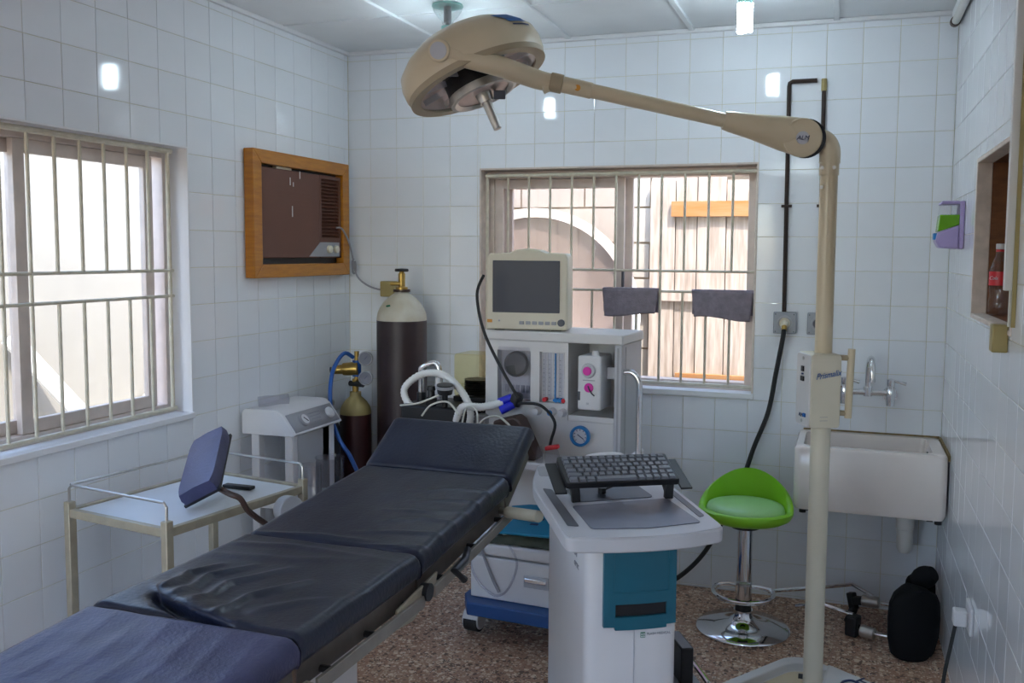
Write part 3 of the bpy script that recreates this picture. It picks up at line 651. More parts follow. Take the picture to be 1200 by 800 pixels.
# control box on the pole
CB = thing_rot = Matrix.Translation((PX-0.012, PY-0.005, 0)) @ Matrix.Rotation(R(24), 4, 'Z')
def cb(x, y, z): return CB @ V((x, y, z))
b = MB(); b.prism(rrect(-0.052, 0.052, 1.012, 1.258, 0.012, 4), lambda a, c, d: cb(a, d, c), -0.062, 0.055)
ctl = b.build('control_box', 'creamlight', sg_, 0.004)
b = MB(); b.prism(rrect(-0.060, 0.052, 1.014, 1.256, 0.014, 4), lambda a, c, d: cb(-0.0535+d, a, c), -0.003, 0.003); b.build('switch_plate', 'offwhite', ctl, 0.002)
for yy, zz, w_, h_, m_ in ((-0.005, 1.205, .017, .018, 'black'), (-0.005, 1.172, .024, .016, 'black'), (-0.005, 1.188, .010, .005, 'navy'), (-0.03, 1.052, .016, .012, 'inkblue')):
    MB().obox(cb(-0.0585, yy, zz), (w_, 0.006, h_), CB.to_3x3() @ V((0, -1, 0)), CB.to_3x3() @ V((-1, 0, 0)), (0, 0, 1)).build('switch' if m_ == 'black' else 'print', m_, ctl)
for zz in (1.24, 1.03): MB().cyl(cb(-0.0565, -0.005, zz), cb(-0.0585, -0.005, zz), 0.006, n=12).build('screw', 'steel', ctl)
text('ALM', 0.018, cb(-0.0575, 0.004, 1.048), CB.to_3x3() @ V((0, -1, 0)), (0, 0, 1), 'navy', ctl, shear=0.2)
text('Prismalix', 0.028, cb(0.006, -0.0632, 1.190), CB.to_3x3() @ V((1, 0, 0.18)), (0, 0, 1), 'inkblue', ctl, shear=0.5, sx=0.85)
text('-------\n-------', 0.012, cb(-0.005, -0.0632, 1.045), CB.to_3x3() @ V((1, 0, 0)), (0, 0, 1), 'inkgrey', ctl, name='print')
hb = MB().tube([(PX+0.085, PY-0.02, 1.045), (PX+0.087, PY-0.02, 1.16), (PX+0.09, PY-0.02, 1.275)], 0.012, 14).build('grab_handle', 'cream', sg_)
for z in (1.06, 1.245): MB().cyl((PX+0.03, PY-0.015, z), (PX+0.088, PY-0.02, z), 0.0095, n=12).build('handle_bracket', 'rimtan', hb)

# ------------------------------------------------------------------ anaesthesia machine
AM = thing('anaesthesia_machine', (1.372, -0.60, 0), 'pale grey anaesthesia machine with flowmeters standing below the wide window', 'medical machine', R(-4), local=True)
x0, x1, yf, yb = -0.295, 0.300, -0.15, 0.13
bx('top_shelf', 'offwhite', AM, x0-0.008, x1+0.008, yf-0.012, yb, 1.222, 1.262, 0.006)
# upper cabinet: back, sides, left panel block, right bay left open
bx('back_panel', 'offwhite', AM, x0, x1-0.012, yb-0.02, yb-0.005, 0.90, 1.222)
lp = MB(); lp.box(x0, x0+0.055, yf, yb-0.02, 0.905, 1.222).box(0.055+x0, 0.075, yf, yb-0.02, 1.180, 1.222).box(x0+0.055, 0.075, yf, yb-0.02, 0.905, 0.972).box(x0+0.205, x0+0.245, yf, yb-0.02, 0.972, 1.180).box(x0+0.355, 0.075, yf, yb-0.02, 0.972, 1.180).box(x0+0.055, x0+0.205, yf+0.04, yb-0.02, 0.972, 1.180).box(x0+0.245, x0+0.355, yf+0.025, yb-0.02, 0.972, 1.180)
lp.build('front_panel', 'offwhite', AM)
bx('bay_floor', 'offwhite', AM, 0.075, x1-0.03, yf+0.005, yb-0.02, 0.905, 0.928, 0.002)
col_ = bx('side_column', 'lightgrey', AM, x1-0.03, x1, yf, yb, 0.42, 1.222, 0.003)
bx('groove', 'grey', col_, x1-0.001, x1+0.001, yf+0.05, yf+0.062, 0.45, 1.21)
bx('groove', 'grey', col_, x1-0.019, x1-0.011, yf-0.001, yf+0.002, 0.45, 1.21)
bx('lower_panel', 'offwhite', AM, x0, x1-0.03, yf+0.012, yb, 0.755, 0.905, 0.003)
wtp = bx('work_top', 'white', AM, x0-0.02, x1+0.02, yf-0.16, yb, 0.722, 0.757, 0.008)
bx('lower_cabinet', 'offwhite', AM, x0, x1-0.03, yf+0.05, yb, 0.16, 0.722, 0.006)
bp_ = MB().prism([(x0-0.045, yb+0.02), (x0-0.045, yf-0.10), (x0+0.01, yf-0.19), (x1+0.04, yf-0.19), (x1+0.07, yf-0.12), (x1+0.07, yb+0.02)], lambda a, c, d: (a, c, d), 0.105, 0.160).build('base_platform', 'dolly', AM, 0.006)
db = bx('drawer_box', 'white', AM, x0-0.005, x1+0.02, yf-0.125, yf+0.05, 0.162, 0.335, 0.004)
bx('drawer_lid', 'white', AM, x0-0.005, x1+0.02, yf-0.120, yf+0.05, 0.340, 0.392, 0.012, 3)
hd_ = bx('drawer_pull', 'lightgrey', db, x0+0.235, x0+0.345, yf-0.131, yf-0.120, 0.235, 0.285, 0.004)
bx('pull_bar', 'chrome', hd_, x0+0.242, x0+0.338, yf-0.142, yf-0.130, 0.258, 0.278, 0.004)
for x, y in ((x0+0.0, yf-0.10), (x1+0.02, yf-0.12), (x0+0.0, yb-0.03), (x1+0.02, yb-0.03)):
    cs = MB().cyl((x-0.030, y, 0.052), (x+0.030, y, 0.052), 0.046, n=22).build('caster', 'rubber', AM)
    MB().cyl((x-0.036, y, 0.060), (x+0.036, y, 0.060), 0.044, n=22).build('caster_hub', 'white', cs, 0.004)
# clear pouch with a black mask in the left window of the panel
pw_ = bx('pouch', 'bag', AM, x0+0.058, x0+0.202, yf-0.004, yf+0.036, 0.965, 1.195, 0.006)
MB().lathe([(0.0, -0.012), (0.045, -0.010), (0.054, 0.0), (0.045, 0.012), (0.0, 0.018)], (x0+0.135, yf+0.014, 1.122), (0.1, -1, 0.15), 28).build('face_mask', 'black', pw_)
for k in range(5): bx('panel_print', 'inkgrey', AM, x0+0.075+0.024*k, x0+0.090+0.024*k, yf+0.036, yf+0.041, 1.00, 1.03)
# flowmeter tubes
for k, m_ in enumerate(('clear', 'clear', 'ringblue', 'clear')):
    xx = x0+0.262+0.024*k
    MB().cyl((xx, yf+0.012, 0.985), (xx, yf+0.012, 1.175), 0.0085 if m_ == 'clear' else 0.003, n=12).build('flow_tube', m_, AM)
    bx('scale_plate', 'white', AM, xx-0.010, xx+0.010, yf+0.022, yf+0.026, 0.985, 1.178)
    for q in range(9): bx('scale_mark', 'inkgrey', AM, xx-0.009, xx-0.003, yf+0.0205, yf+0.0225, 1.0+0.018*q, 1.002+0.018*q)
for xx, m_ in ((x0+0.268, 'red'), (x0+0.318, 'ringblue'), (x0+0.335, 'ringblue'), (x0+0.350, 'red')): MB().cyl((xx, yf+0.02, 0.984), (xx, yf-0.003, 0.984), 0.009, n=14).build('flow_valve', m_, AM)
bx('bus_bar', 'ringblue', AM, x0+0.305, x0+0.345, yf-0.001, yf+0.02, 0.979, 0.988)
for xx, m_ in ((x0+0.240, 'white'), (x0+0.305, 'ringblue'), (x0+0.35, 'white')):
    kn = MB().lathe([(0, 0.034), (0.013, 0.034), (0.016, 0.012), (0.018, 0.0)], (xx, yf, 0.937), (0, -1, 0), 18).build('control_knob', 'white', AM)
    if m_ != 'white': MB().cyl((xx, yf-0.034, 0.937), (xx, yf-0.036, 0.937), 0.012, n=16).build('knob_face', m_, kn)
gz = 0.845
gg = MB().lathe([(0.042, 0.0), (0.042, 0.016), (0.036, 0.020), (0.031, 0.016), (0.031, 0.002)], (0.128, yf+0.012, gz), (0, -1, 0), 36).build('pressure_gauge', 'ringblue', AM)
MB().lathe([(0.0, 0.008), (0.0315, 0.008)], (0.128, yf+0.012, gz), (0, -1, 0), 30).build('dial', 'white', gg, smooth=0)
for k in range(9):
    a = R(225-270*k/8); MB().beam((0.128+0.022*math.cos(a), yf+0.003, gz+0.022*math.sin(a)), (0.128+0.028*math.cos(a), yf+0.003, gz+0.028*math.sin(a)), 0.002, 0.002).build('tick', 'navy', gg)
MB().beam((0.117, yf+0.002, gz+0.006), (0.144, yf+0.002, gz-0.012), 0.0025, 0.0025).build('needle', 'navy', gg)
# vaporiser in the right bay
vp = bx('vaporiser', 'white', AM, 0.132, 0.228, yf-0.045, yf+0.10, 0.962, 1.178, 0.008, 3)
MB().cyl((0.195, yf-0.01, 1.176), (0.195, yf-0.01, 1.197), 0.016, 0.013, 14).build('filler_cap', 'white', vp)
dk = MB().lathe([(0.0, 0.014), (0.026, 0.012), (0.030, 0.0)], (0.178, yf-0.045, 1.120), (0, -1, 0), 28).build('dial', 'lightgrey', vp)
MB().cyl((0.178, yf-0.058, 1.120), (0.178, yf-0.066, 1.120), 0.017, n=22).build('dial_centre', 'magenta', dk)
bx('label', 'inkgrey', vp, 0.155, 0.205, yf-0.0462, yf-0.044, 1.080, 1.083)
MB().lathe([(0.0, 0.006), (0.018, 0.005), (0.019, 0.0)], (0.180, yf-0.045, 1.052), (0, -1, 0), 20, sx=1.0).build('filler_port', 'magenta', vp)
MB().tube(smooth_path([(0.180, yf-0.055, 1.060), (0.186, yf-0.060, 1.048), (0.197, yf-0.056, 1.030), (0.205, yf-0.05, 1.022)], 4), 0.0025, 6).build('cord', 'darkgrey', vp)
bx('sight_glass', 'darkgrey', vp, 0.134, 0.144, yf-0.0465, yf-0.04, 1.0, 1.035)
bx('screw_plate', 'lightgrey', vp, 0.170, 0.180, yf-0.0465, yf-0.04, 0.984, 0.992)
bx('mounting_bar', 'lightgrey', AM, 0.228, x1-0.03, yf+0.03, yf+0.06, 1.08, 1.13, 0.004)
# chrome handle on the right side
MB().tube(smooth_path([(x1, yf+0.03, 1.112), (x1+0.035, yf+0.03, 1.112), (x1+0.060, yf+0.03, 1.085), (x1+0.066, yf+0.03, 1.03), (x1+0.066, yf+0.03, 0.80), (x1+0.066, yf+0.03, 0.62)], 6), 0.0125, 14).build('push_handle', 'chrome', AM)
# absorber assembly beside the cabinet, on an arm to the left
ab = bx('absorber_block', 'black', AM, x0-0.33, x0-0.04, yf-0.140, yf+0.10, 0.85, 0.945, 0.012)
bx('absorber_arm', 'grey', AM, x0-0.10, x0+0.01, yf-0.02, yf+0.05, 0.86, 0.90, 0.006)
cn = MB().cyl((x0-0.25, yf+0.02, 0.70), (x0-0.25, yf+0.02, 0.85), 0.06, n=24).build('absorber_canister', 'clear', AM)
MB().cyl((x0-0.25, yf+0.02, 0.70), (x0-0.25, yf+0.02, 0.735), 0.062, n=24).build('canister_base', 'black', cn)
bl = thing_bel = MB(); bl.prism(rrect(x0-0.165, x0-0.006, 0.965, 1.150, 0.012, 4), lambda a, c, d: (a, d, c), yf+0.03, yf+0.17)
bl = bl.build('bellows_housing', 'amber', AM, 0.004)
bf = MB(); pr_ = []
for k in range(9): pr_ += [(0.052, 0.008*k), (0.060, 0.008*k+0.004)]
bf.lathe([(0, 0)]+pr_+[(0, 0.072)], (x0-0.085, yf+0.10, 0.967), (0, 0, 1), 24); bf.build('bellows', 'black', bl)
bx('bellows_base', 'black', bl, x0-0.17, x0-0.004, yf+0.03, yf+0.17, 0.945, 0.966, 0.004)
vl = MB().lathe([(0, 0), (0.012, 0), (0.012, 0.05), (0.030, 0.055), (0.034, 0.075), (0.034, 0.095), (0.0, 0.098)], (x0-0.125, yf-0.125, 0.945), (0.05, -0.1, 1), 24).build('pressure_valve', 'black', AM)
MB().lathe([(0.034, 0.078), (0.0365, 0.078), (0.0365, 0.090), (0.034, 0.090)], (x0-0.125, yf-0.125, 0.945), (0.05, -0.1, 1), 24).build('valve_band', 'grey', vl)
MB().lathe([(0, 0), (0.022, 0), (0.024, 0.03), (0.016, 0.035), (0.014, 0.06), (0.018, 0.065), (0.016, 0.08), (0, 0.083)], (x0-0.195, yf-0.115, 0.945), (0, 0, 1), 18).build('check_valve', 'black', AM)
hk = MB().tube(smooth_path([(x0-0.285, yf-0.04, 0.95), (x0-0.287, yf-0.04, 1.05), (x0-0.28, yf-0.04, 1.092), (x0-0.225, yf-0.03, 1.112), (x0-0.205, yf-0.03, 1.085), (x0-0.205, yf-0.03, 1.05)], 6), 0.0125, 12).build('gooseneck', 'chrome', AM)
MB().cyl((x0-0.285, yf-0.04, 0.935), (x0-0.285, yf-0.04, 0.985), 0.020, n=18).build('gooseneck_base', 'black', hk)
MB().cyl((x0-0.205, yf-0.03, 0.96), (x0-0.205, yf-0.03, 1.05), 0.017, n=16).build('gooseneck_sleeve', 'white', hk)

def am_w(x, y, z): return AM.matrix_basis @ V((x, y, z))
def hose(name, pts, r, m, label, cat, ribs=True, n=10):
    p = smooth_path(pts, 14 if ribs else 6); L_ = len(p)
    rad = [r*(1+(0.10 if i % 2 else -0.06)) for i in range(L_)] if ribs else None
    o = MB().tube(p, r, n, rad=rad).build(name, m, smooth=80); tag(o, label, cat); return o
hose('breathing_hose', [am_w(x0-0.20, yf-0.08, 0.90), am_w(x0-0.30, yf-0.10, 0.93), am_w(x0-0.345, yf-0.08, 1.0), am_w(x0-0.27, yf-0.06, 1.065), am_w(x0-0.16, yf-0.06, 1.065), am_w(x0-0.06, yf-0.09, 1.0), am_w(x0-0.01, yf-0.12, 0.93), am_w(x0-0.02, yf-0.12, 0.86)], 0.0148, 'hose', 'thick white corrugated hose looping over the chrome gooseneck', 'hose')
hose('breathing_hose', [am_w(x0-0.07, yf-0.13, 0.89), am_w(x0-0.03, yf-0.15, 0.955), am_w(x0+0.04, yf-0.12, 0.955), am_w(x0+0.105, yf-0.06, 0.968)], 0.0155, 'hose', 'short white hose ending in the blue connectors', 'hose')
cc = thing('hose_connector', am_w(x0+0.12, yf-0.055, 0.96), 'twin blue hose connectors with a black elbow', 'connector')
MB().cyl(am_w(x0+0.092, yf-0.06, 0.968), am_w(x0+0.142, yf-0.045, 0.992), 0.0185, 0.016, 18).build('connector_barrel', 'deepblue', cc)
MB().cyl(am_w(x0+0.105, yf-0.075, 0.938), am_w(x0+0.155, yf-0.055, 0.965), 0.0185, 0.016, 18).build('connector_barrel', 'deepblue', cc)
MB().lathe([(0, -0.03), (0.022, -0.028), (0.027, 0.0), (0.020, 0.026), (0, 0.03)], am_w(x0+0.163, yf-0.045, 0.985), (0.3, 0, 1), 18).build('elbow', 'black', cc)
hose('black_cable', [at(567, 322, 3.58), at(559, 345, 3.57), at(566, 385, 3.54), at(584, 425, 3.50), at(607, 466, 3.48)], 0.006, 'rubber', 'black cable hanging from the monitor to the hose connectors', 'cable', False)
hose('black_cable', [am_w(x0+0.163, yf-0.05, 0.965), am_w(x0+0.22, yf-0.08, 0.978), am_w(x0+0.29, yf-0.08, 0.97), am_w(x0+0.345, yf-0.08, 0.91), am_w(x0+0.335, yf-0.09, 0.84), am_w(x0+0.325, yf-0.09, 0.80)], 0.006, 'rubber', 'black cable arching across the flowmeter panel', 'cable', False)
hose('pale_wire', [am_w(x0+0.02, yf-0.16, 0.82), am_w(x0+0.06, yf-0.16, 0.905), am_w(x0+0.13, yf-0.16, 0.93), am_w(x0+0.195, yf-0.16, 0.885), am_w(x0+0.222, yf-0.16, 0.82)], 0.0045, 'wire', 'pale wire curving in front of the brown case', 'wire', False)
o = MB().obox(am_w(x0+0.228, yf-0.16, 0.795), (0.030, 0.022, 0.075), (0.95, 0, 0.3), (0, 1, 0), (-0.3, 0, 0.95)).build('sensor_clip', 'creamlight', bevel=0.006); tag(o, 'cream finger clip hanging on the pale wire', 'clip')
for k, pts in enumerate(([(x0-0.32, yf-0.09, 0.93), (x0-0.22, yf-0.11, 0.95), (x0-0.14, yf-0.09, 0.985), (x0-0.10, yf-0.06, 1.01)], [(x0-0.20, yf-0.12, 0.90), (x0-0.15, yf-0.13, 0.95), (x0-0.08, yf-0.12, 0.965), (x0-0.02, yf-0.14, 0.92)], [(x0-0.02, yf-0.11, 0.88), (x0+0.01, yf-0.13, 0.95), (x0+0.055, yf-0.14, 0.95), (x0+0.07, yf-0.15, 0.90), (x0+0.05, yf-0.15, 0.86)])):
    hose('thin_tube', [am_w(p[0], p[1]-0.065, p[2]+0.012) for p in pts], 0.004, 'wire', ('thin white tube lying over the black absorber', 'thin white tube below the pressure valve', 'thin white tube looped beside the blue connectors')[k], 'tube', False)
br = thing('brown_case', am_w(x0+0.21, yf-0.12, 0.757), 'brown leatherette case propped behind the table headrest', 'case')
b = MB(); b.prism([(x0+0.10, 0.7585), (x0+0.285, 0.7585), (x0+0.285, 0.775), (x0+0.215, 0.915), (x0+0.19, 0.930), (x0+0.10, 0.905)], lambda a, c, d: am_w(a, d, c), yf-0.14, yf-0.05); b.build('case_body', 'brownpad', br, 0.008)
for q in range(2): MB().obox(am_w(x0+0.232+0.012*q, yf-0.143, 0.865-0.02*q), (0.010, 0.008, 0.014), (1, 0, 0), (0, 1, 0), (0, 0, 1)).build('rivet', 'steel', br, 0.002)
rb = thing('medicine_bottle', am_w(x0+0.36, yf-0.13, 0.757), 'small clear bottle with a red cap on the machine work top', 'bottle')
MB().lathe([(0, 0), (0.028, 0), (0.030, 0.03), (0.024, 0.05), (0.012, 0.055)], am_w(x0+0.355, yf-0.13, 0.7585), (0, 0, 1), 20).build('bottle_body', 'clear', rb)
MB().obox(am_w(x0+0.355, yf-0.13, 0.819), (0.055, 0.03, 0.016), (0.97, 0, 0.2), (0, 1, 0), (-0.2, 0, 0.97)).build('bottle_cap', 'red', rb, 0.004)
o = MB().lathe([(0, 0), (0.014, 0), (0.014, 0.05), (0.009, 0.055), (0.009, 0.065), (0, 0.065)], am_w(x0+0.31, yf-0.15, 0.7585), (0, 0, 1), 14).build('glass_vial', 'clear'); tag(o, 'slim clear vial beside the brown case', 'vial')

# patient monitor on the top shelf
pm = thing('patient_monitor', (1.240, -0.66, 1.2625), 'cream patient monitor with a dark blank screen', 'monitor', R(7), local=True)
b = MB(); prof = [(-0.168, 0.004), (0.168, 0.004), (0.172, 0.02), (0.170, 0.300), (0.160, 0.318), (0.075, 0.320), (0.045, 0.333), (0.0, 0.337), (-0.045, 0.333), (-0.075, 0.320), (-0.160, 0.316), (-0.170, 0.300), (-0.172, 0.02)]
b.prism(prof, lambda a, c, d: (a, d, c), -0.075, 0.05); hsg = b.build('housing', 'creamlight', pm, 0.008, 3)
bx('rear_case', 'creamlight', pm, -0.13, 0.13, 0.05, 0.13, 0.03, 0.27, 0.02, 3)
bx('screen', 'screen', pm, -0.143, 0.138, -0.079, -0.07, 0.075, 0.288, 0.002)
for k in range(6): bx('key', 'grey', pm, -0.030+0.027*k, -0.010+0.027*k, -0.079, -0.07, 0.026, 0.040, 0.002)
MB().cyl((0.146, -0.07, 0.036), (0.146, -0.090, 0.036), 0.0145, n=22).build('dial', 'darkgrey', pm, 0.002)
bx('sticker', 'orange', pm, -0.166, -0.145, -0.0765, -0.07, 0.032, 0.045)
MB().cyl((-0.115, -0.074, 0.040), (-0.115, -0.0765, 0.040), 0.004, n=10).build('lamp', 'grey', pm)
for x in (-0.12, 0.12): bx('foot', 'rubber', pm, x-0.02, x+0.02, -0.05, 0.03, 0.0, 0.005)

# grey cloths hung over the window bars
def cloth(x0, x1, z1, z0, label, seed):
    b = MB()
    def f(u, v):
        x = x0+(x1-x0)*u; z = z1+(z0-z1)*v
        xx = x+(0.5-u)*0.030*v
        y = -0.012*v + 0.014*noise.noise(V((x*18, seed, z*6)))*v + BY-0.012
        return V((xx, y, z-0.010*math.sin(u*PI*1.3+seed)*v))
    b.grid(f, 26, 12)
    b.grid(lambda u, v: V((x0+(x1-x0)*u, BY-0.012+0.024*v, z1+0.007*math.sin(PI*v))), 26, 4)
    b.grid(lambda u, v: V((x0+(x1-x0)*u, BY+0.012+0.004*v, z1-0.11*v)), 26, 4)
    o = b.build('grey_cloth', 'cloth', solid=0.003); tag(o, label, 'cloth', 'cloths hung on the window bars'); return o
cloth(1.375, 1.650, 1.412, 1.290, 'grey cloth hung on the window bars across the sash stile', 1.0)
cloth(1.806, 2.092, 1.410, 1.283, 'grey cloth hung on the window bars before the plank screen', 4.0)

# ------------------------------------------------------------------ gas cylinders
def gas(name, c, r, hs_, ht, mb_, ms_, label, split):
    t = thing(name, (c[0], c[1], 0), label, 'gas cylinder')
    MB().lathe([(0, 0.0), (r-0.01, 0.0), (r, 0.012), (r, split)], (c[0], c[1], 0), (0, 0, 1), 36).build('body', mb_, t)
    sh = [(r, split)]
    for f_, g_ in ((0.99, 0.12), (0.95, 0.28), (0.86, 0.47), (0.72, 0.66), (0.55, 0.82), (0.38, 0.94), (0.28, 1.0)): sh.append((max(0.028, r*f_), split+(ht-split)*g_))
    sh += [(0.028, ht+0.02), (0, ht+0.02)]
    MB().lathe(sh, (c[0], c[1], 0), (0, 0, 1), 36).build('shoulder', ms_, t)
    return t
gc = gas('oxygen_cylinder', (0.408, -0.20), 0.124, 1.27, 1.38, 'cylbrown', 'cylwhite', 'tall dark oxygen cylinder with a cream shoulder in the corner', 1.245)
c_ = (0.408, -0.20)
v_ = MB().lathe([(0, 0), (0.030, 0), (0.030, 0.018), (0.017, 0.022), (0.017, 0.085), (0.012, 0.09), (0.012, 0.10), (0, 0.10)], (*c_, 1.39), (0, 0, 1), 16).build('valve', 'brass', gc)
MB().cyl((c_[0], c_[1]-0.01, 1.425), (c_[0]-0.05, c_[1]-0.02, 1.425), 0.010, n=12).build('outlet', 'brass', v_)
MB().lathe([(0, 0), (0.032, 0), (0.035, 0.006), (0.032, 0.014), (0, 0.016)], (*c_, 1.485), (0, 0, 1), 20).build('hand_wheel', 'black', gc)
MB().lathe([(0.033, 0), (0.042, 0.0), (0.042, 0.012), (0.033, 0.012)], (*c_, 1.385), (0, 0, 1), 20).build('neck_ring', 'brownpad', gc)
MB().obox((c_[0]-0.02, c_[1]-0.105, 1.32), (0.02, 0.004, 0.008), (1, 0, 0.2), (0, 1, 0.6), (-0.2, -.6, 1)).build('paint_mark', 'logogreen', gc)
g2 = gas('small_cylinder', (0.185, -0.27), 0.078, 0.78, 0.865, 'cylred', 'gold', 'small dark red gas cylinder with a yellow shoulder and brass regulator', 0.775)
c2 = (0.185, -0.27)
MB().cyl((*c2, 0.88), (*c2, 0.95), 0.016, n=14).build('valve', 'brass', g2)
MB().cyl((c2[0]-0.03, c2[1], 0.925), (c2[0]+0.055, c2[1]-0.02, 0.925), 0.014, n=12).build('valve_key', 'rubber', g2)
rg = thing('gas_regulator', (c2[0]+0.02, c2[1]-0.02, 0.95), 'brass gas regulator with two round gauges on the small cylinder', 'regulator')
MB().cyl((c2[0]+0.02, c2[1]-0.02, 0.95), (c2[0]+0.02, c2[1]-0.02, 1.09), 0.012, n=12).build('stem', 'brass', rg)
MB().cyl((c2[0]+0.03, c2[1]-0.02, 1.005), (c2[0]-0.045, c2[1]-0.045, 1.0), 0.036, 0.030, 24).build('regulator_body', 'brass', rg, 0.004)
MB().cyl((c2[0]-0.045, c2[1]-0.045, 1.0), (c2[0]-0.095, c2[1]-0.06, 0.995), 0.024, 0.020, 16).build('adjusting_knob', 'brass', rg, 0.003)
MB().cyl((c2[0]-0.095, c2[1]-0.06, 0.995), (c2[0]-0.104, c2[1]-0.063, 0.994), 0.017, n=16).build('knob_tip', 'black', rg)
MB().cyl((c2[0]+0.02, c2[1]-0.02, 0.965), (c2[0]+0.02, c2[1]-0.02, 1.045), 0.022, n=16).build('blue_sleeve', 'blue', rg)
for z in (1.058, 0.962):
    gq = MB().lathe([(0, -0.016), (0.032, -0.016), (0.036, 0.0), (0.036, 0.014), (0.031, 0.016), (0.031, 0.010)], (c2[0]+0.080, c2[1]-0.035, z), (0.25, -1, 0.05), 26).build('gauge', 'grey', rg)
    MB().lathe([(0, 0.011), (0.031, 0.011)], (c2[0]+0.080, c2[1]-0.035, z), (0.25, -1, 0.05), 24).build('dial', 'matgrey', gq, smooth=0)
    MB().beam((c2[0]+0.078, c2[1]-0.049, z-0.004), (c2[0]+0.092, c2[1]-0.046, z+0.012), 0.002, 0.002).build('needle', 'navy', gq)
    MB().cyl((c2[0]+0.02, c2[1]-0.02, z), (c2[0]+0.075, c2[1]-0.03, z), 0.007, n=10).build('gauge_stem', 'brass', gq)
hose('blue_hose', [(c2[0]+0.005, c2[1]-0.03, 1.06), ony(403, 414, -0.36), ony(391, 432, -0.44), ony(387, 458, -0.53), ony(389, 490, -0.535), ony(398, 515, -0.535), ony(410, 534, -0.535), ony(422, 560, -0.535)], 0.010, 'blue', 'blue gas hose curving down from the brass regulator', 'hose', False)
g3 = gas('black_cylinder', (0.125, -0.445), 0.066, 0.72, 0.79, 'cylblack', 'cylblack', 'plain black gas cylinder behind the white suction unit', 0.715)
MB().cyl((0.125, -0.445, 0.80), (0.125, -0.445, 0.87), 0.014, n=12).build('valve', 'steel', g3)
MB().cyl((0.095, -0.445, 0.855), (0.165, -0.455, 0.855), 0.016, n=12).build('valve_key', 'steel', g3)

# ------------------------------------------------------------------ white suction unit with a sloping panel
su = thing('suction_unit', (0.17, -0.78, 0), 'white suction unit with a sloping grey control panel on a stand', 'medical machine')
poly = [(-0.0, 0.787), (0.255, 0.787), (0.268, 0.795), (0.205, 0.880), (0.175, 0.898), (0.02, 0.898), (0.0, 0.885)]
poly = [(a+0.012, c) for a, c in poly]
b = MB(); b.prism(poly, lambda a, c, d: (a, d, c), -0.945, -0.56); b.build('console', 'white', su, 0.003)
pt = V((0.217, 0, 0.880)); pb_ = V((0.278, 0, 0.797)); dn_ = (pb_-pt).normalized(); nn = V((-dn_.z, 0, dn_.x)); nn = nn if nn.x > 0 else -nn
def pan(u, v, h): return V((0, -0.93+0.355*u, 0))+pt+dn_*(0.006+0.090*v)+nn*h
pl_ = MB().grid(lambda u, v: pan(u, v, 0.002), 2, 2).build('control_panel', 'grey', su, solid=0.003)
for u, rr in ((0.26, 0.030), (0.86, 0.026)):
    kk = MB().lathe([(rr, 0), (rr, 0.012), (rr*0.8, 0.016), (0, 0.016)], pan(u, 0.5, 0.002), nn, 24).build('gauge' if u < 0.5 else 'knob', 'grey' if u < 0.5 else 'white', pl_)
    if u < 0.5:
        MB().lathe([(0, 0.0168), (rr*0.78, 0.0168)], pan(u, 0.5, 0.002), nn, 20).build('dial', 'white', kk, smooth=0)
        MB().beam(pan(u-0.02, 0.4, 0.020), pan(u+0.03, 0.65, 0.020), 0.003, 0.003).build('needle', 'black', kk)
for k in range(4): MB().obox(pan(0.55, 0.25+0.16*k, 0.004), (0.09-0.012*k, 0.003, 0.001), (0, 1, 0), dn_, nn).build('print', 'inkgrey', pl_)
for x, y in ((0.06, -0.90), (0.23, -0.90), (0.06, -0.60), (0.23, -0.60)): bx('leg', 'white', su, x-0.02, x+0.02, y-0.02, y+0.02, 0.07, 0.79, 0.004)
bx('rear_panel', 'lightgrey', su, 0.045, 0.245, -0.62, -0.605, 0.30, 0.79)
bx('lower_shelf', 'white', su, 0.03, 0.36, -0.93, -0.57, 0.46, 0.485, 0.004)
bx('base_plate', 'white', su, 0.03, 0.28, -0.93, -0.57, 0.05, 0.08, 0.004)
for x in (0.06, 0.25):
    for y in (-0.90, -0.60): MB().cyl((x-0.012, y, 0.028), (x+0.012, y, 0.028), 0.028, n=14).build('caster', 'rubber', su)
o = MB().lathe([(0, 0), (0.022, 0), (0.024, 0.03), (0.020, 0.09), (0.023, 0.13), (0, 0.135)], (0.065, -0.90, 0.922), (0.75, 0.66, 0.06), 14).build('tissue_roll', 'bag'); tag(o, 'crumpled clear wrapper lying on the suction unit', 'wrapper')
for k, (x, y, r, h) in enumerate(((0.305, -0.865, 0.045, 0.17), (0.325, -0.745, 0.062, 0.18))):
    o = MB().lathe([(0, 0.0), (r*0.92, 0.0), (r, 0.01), (r, h-0.012), (r*1.06, h), (r*0.99, h), (r*0.96, h-0.012), (r*0.96, 0.008), (0, 0.006)], (x, y, 0.486), (0, 0, 1), 26).build('glass_jar', 'clear')
    tag(o, ('narrow glass jar on the suction unit shelf', 'wide glass jar with a rolled lip on the suction unit shelf')[k], 'jar', 'glass jars on the suction unit')

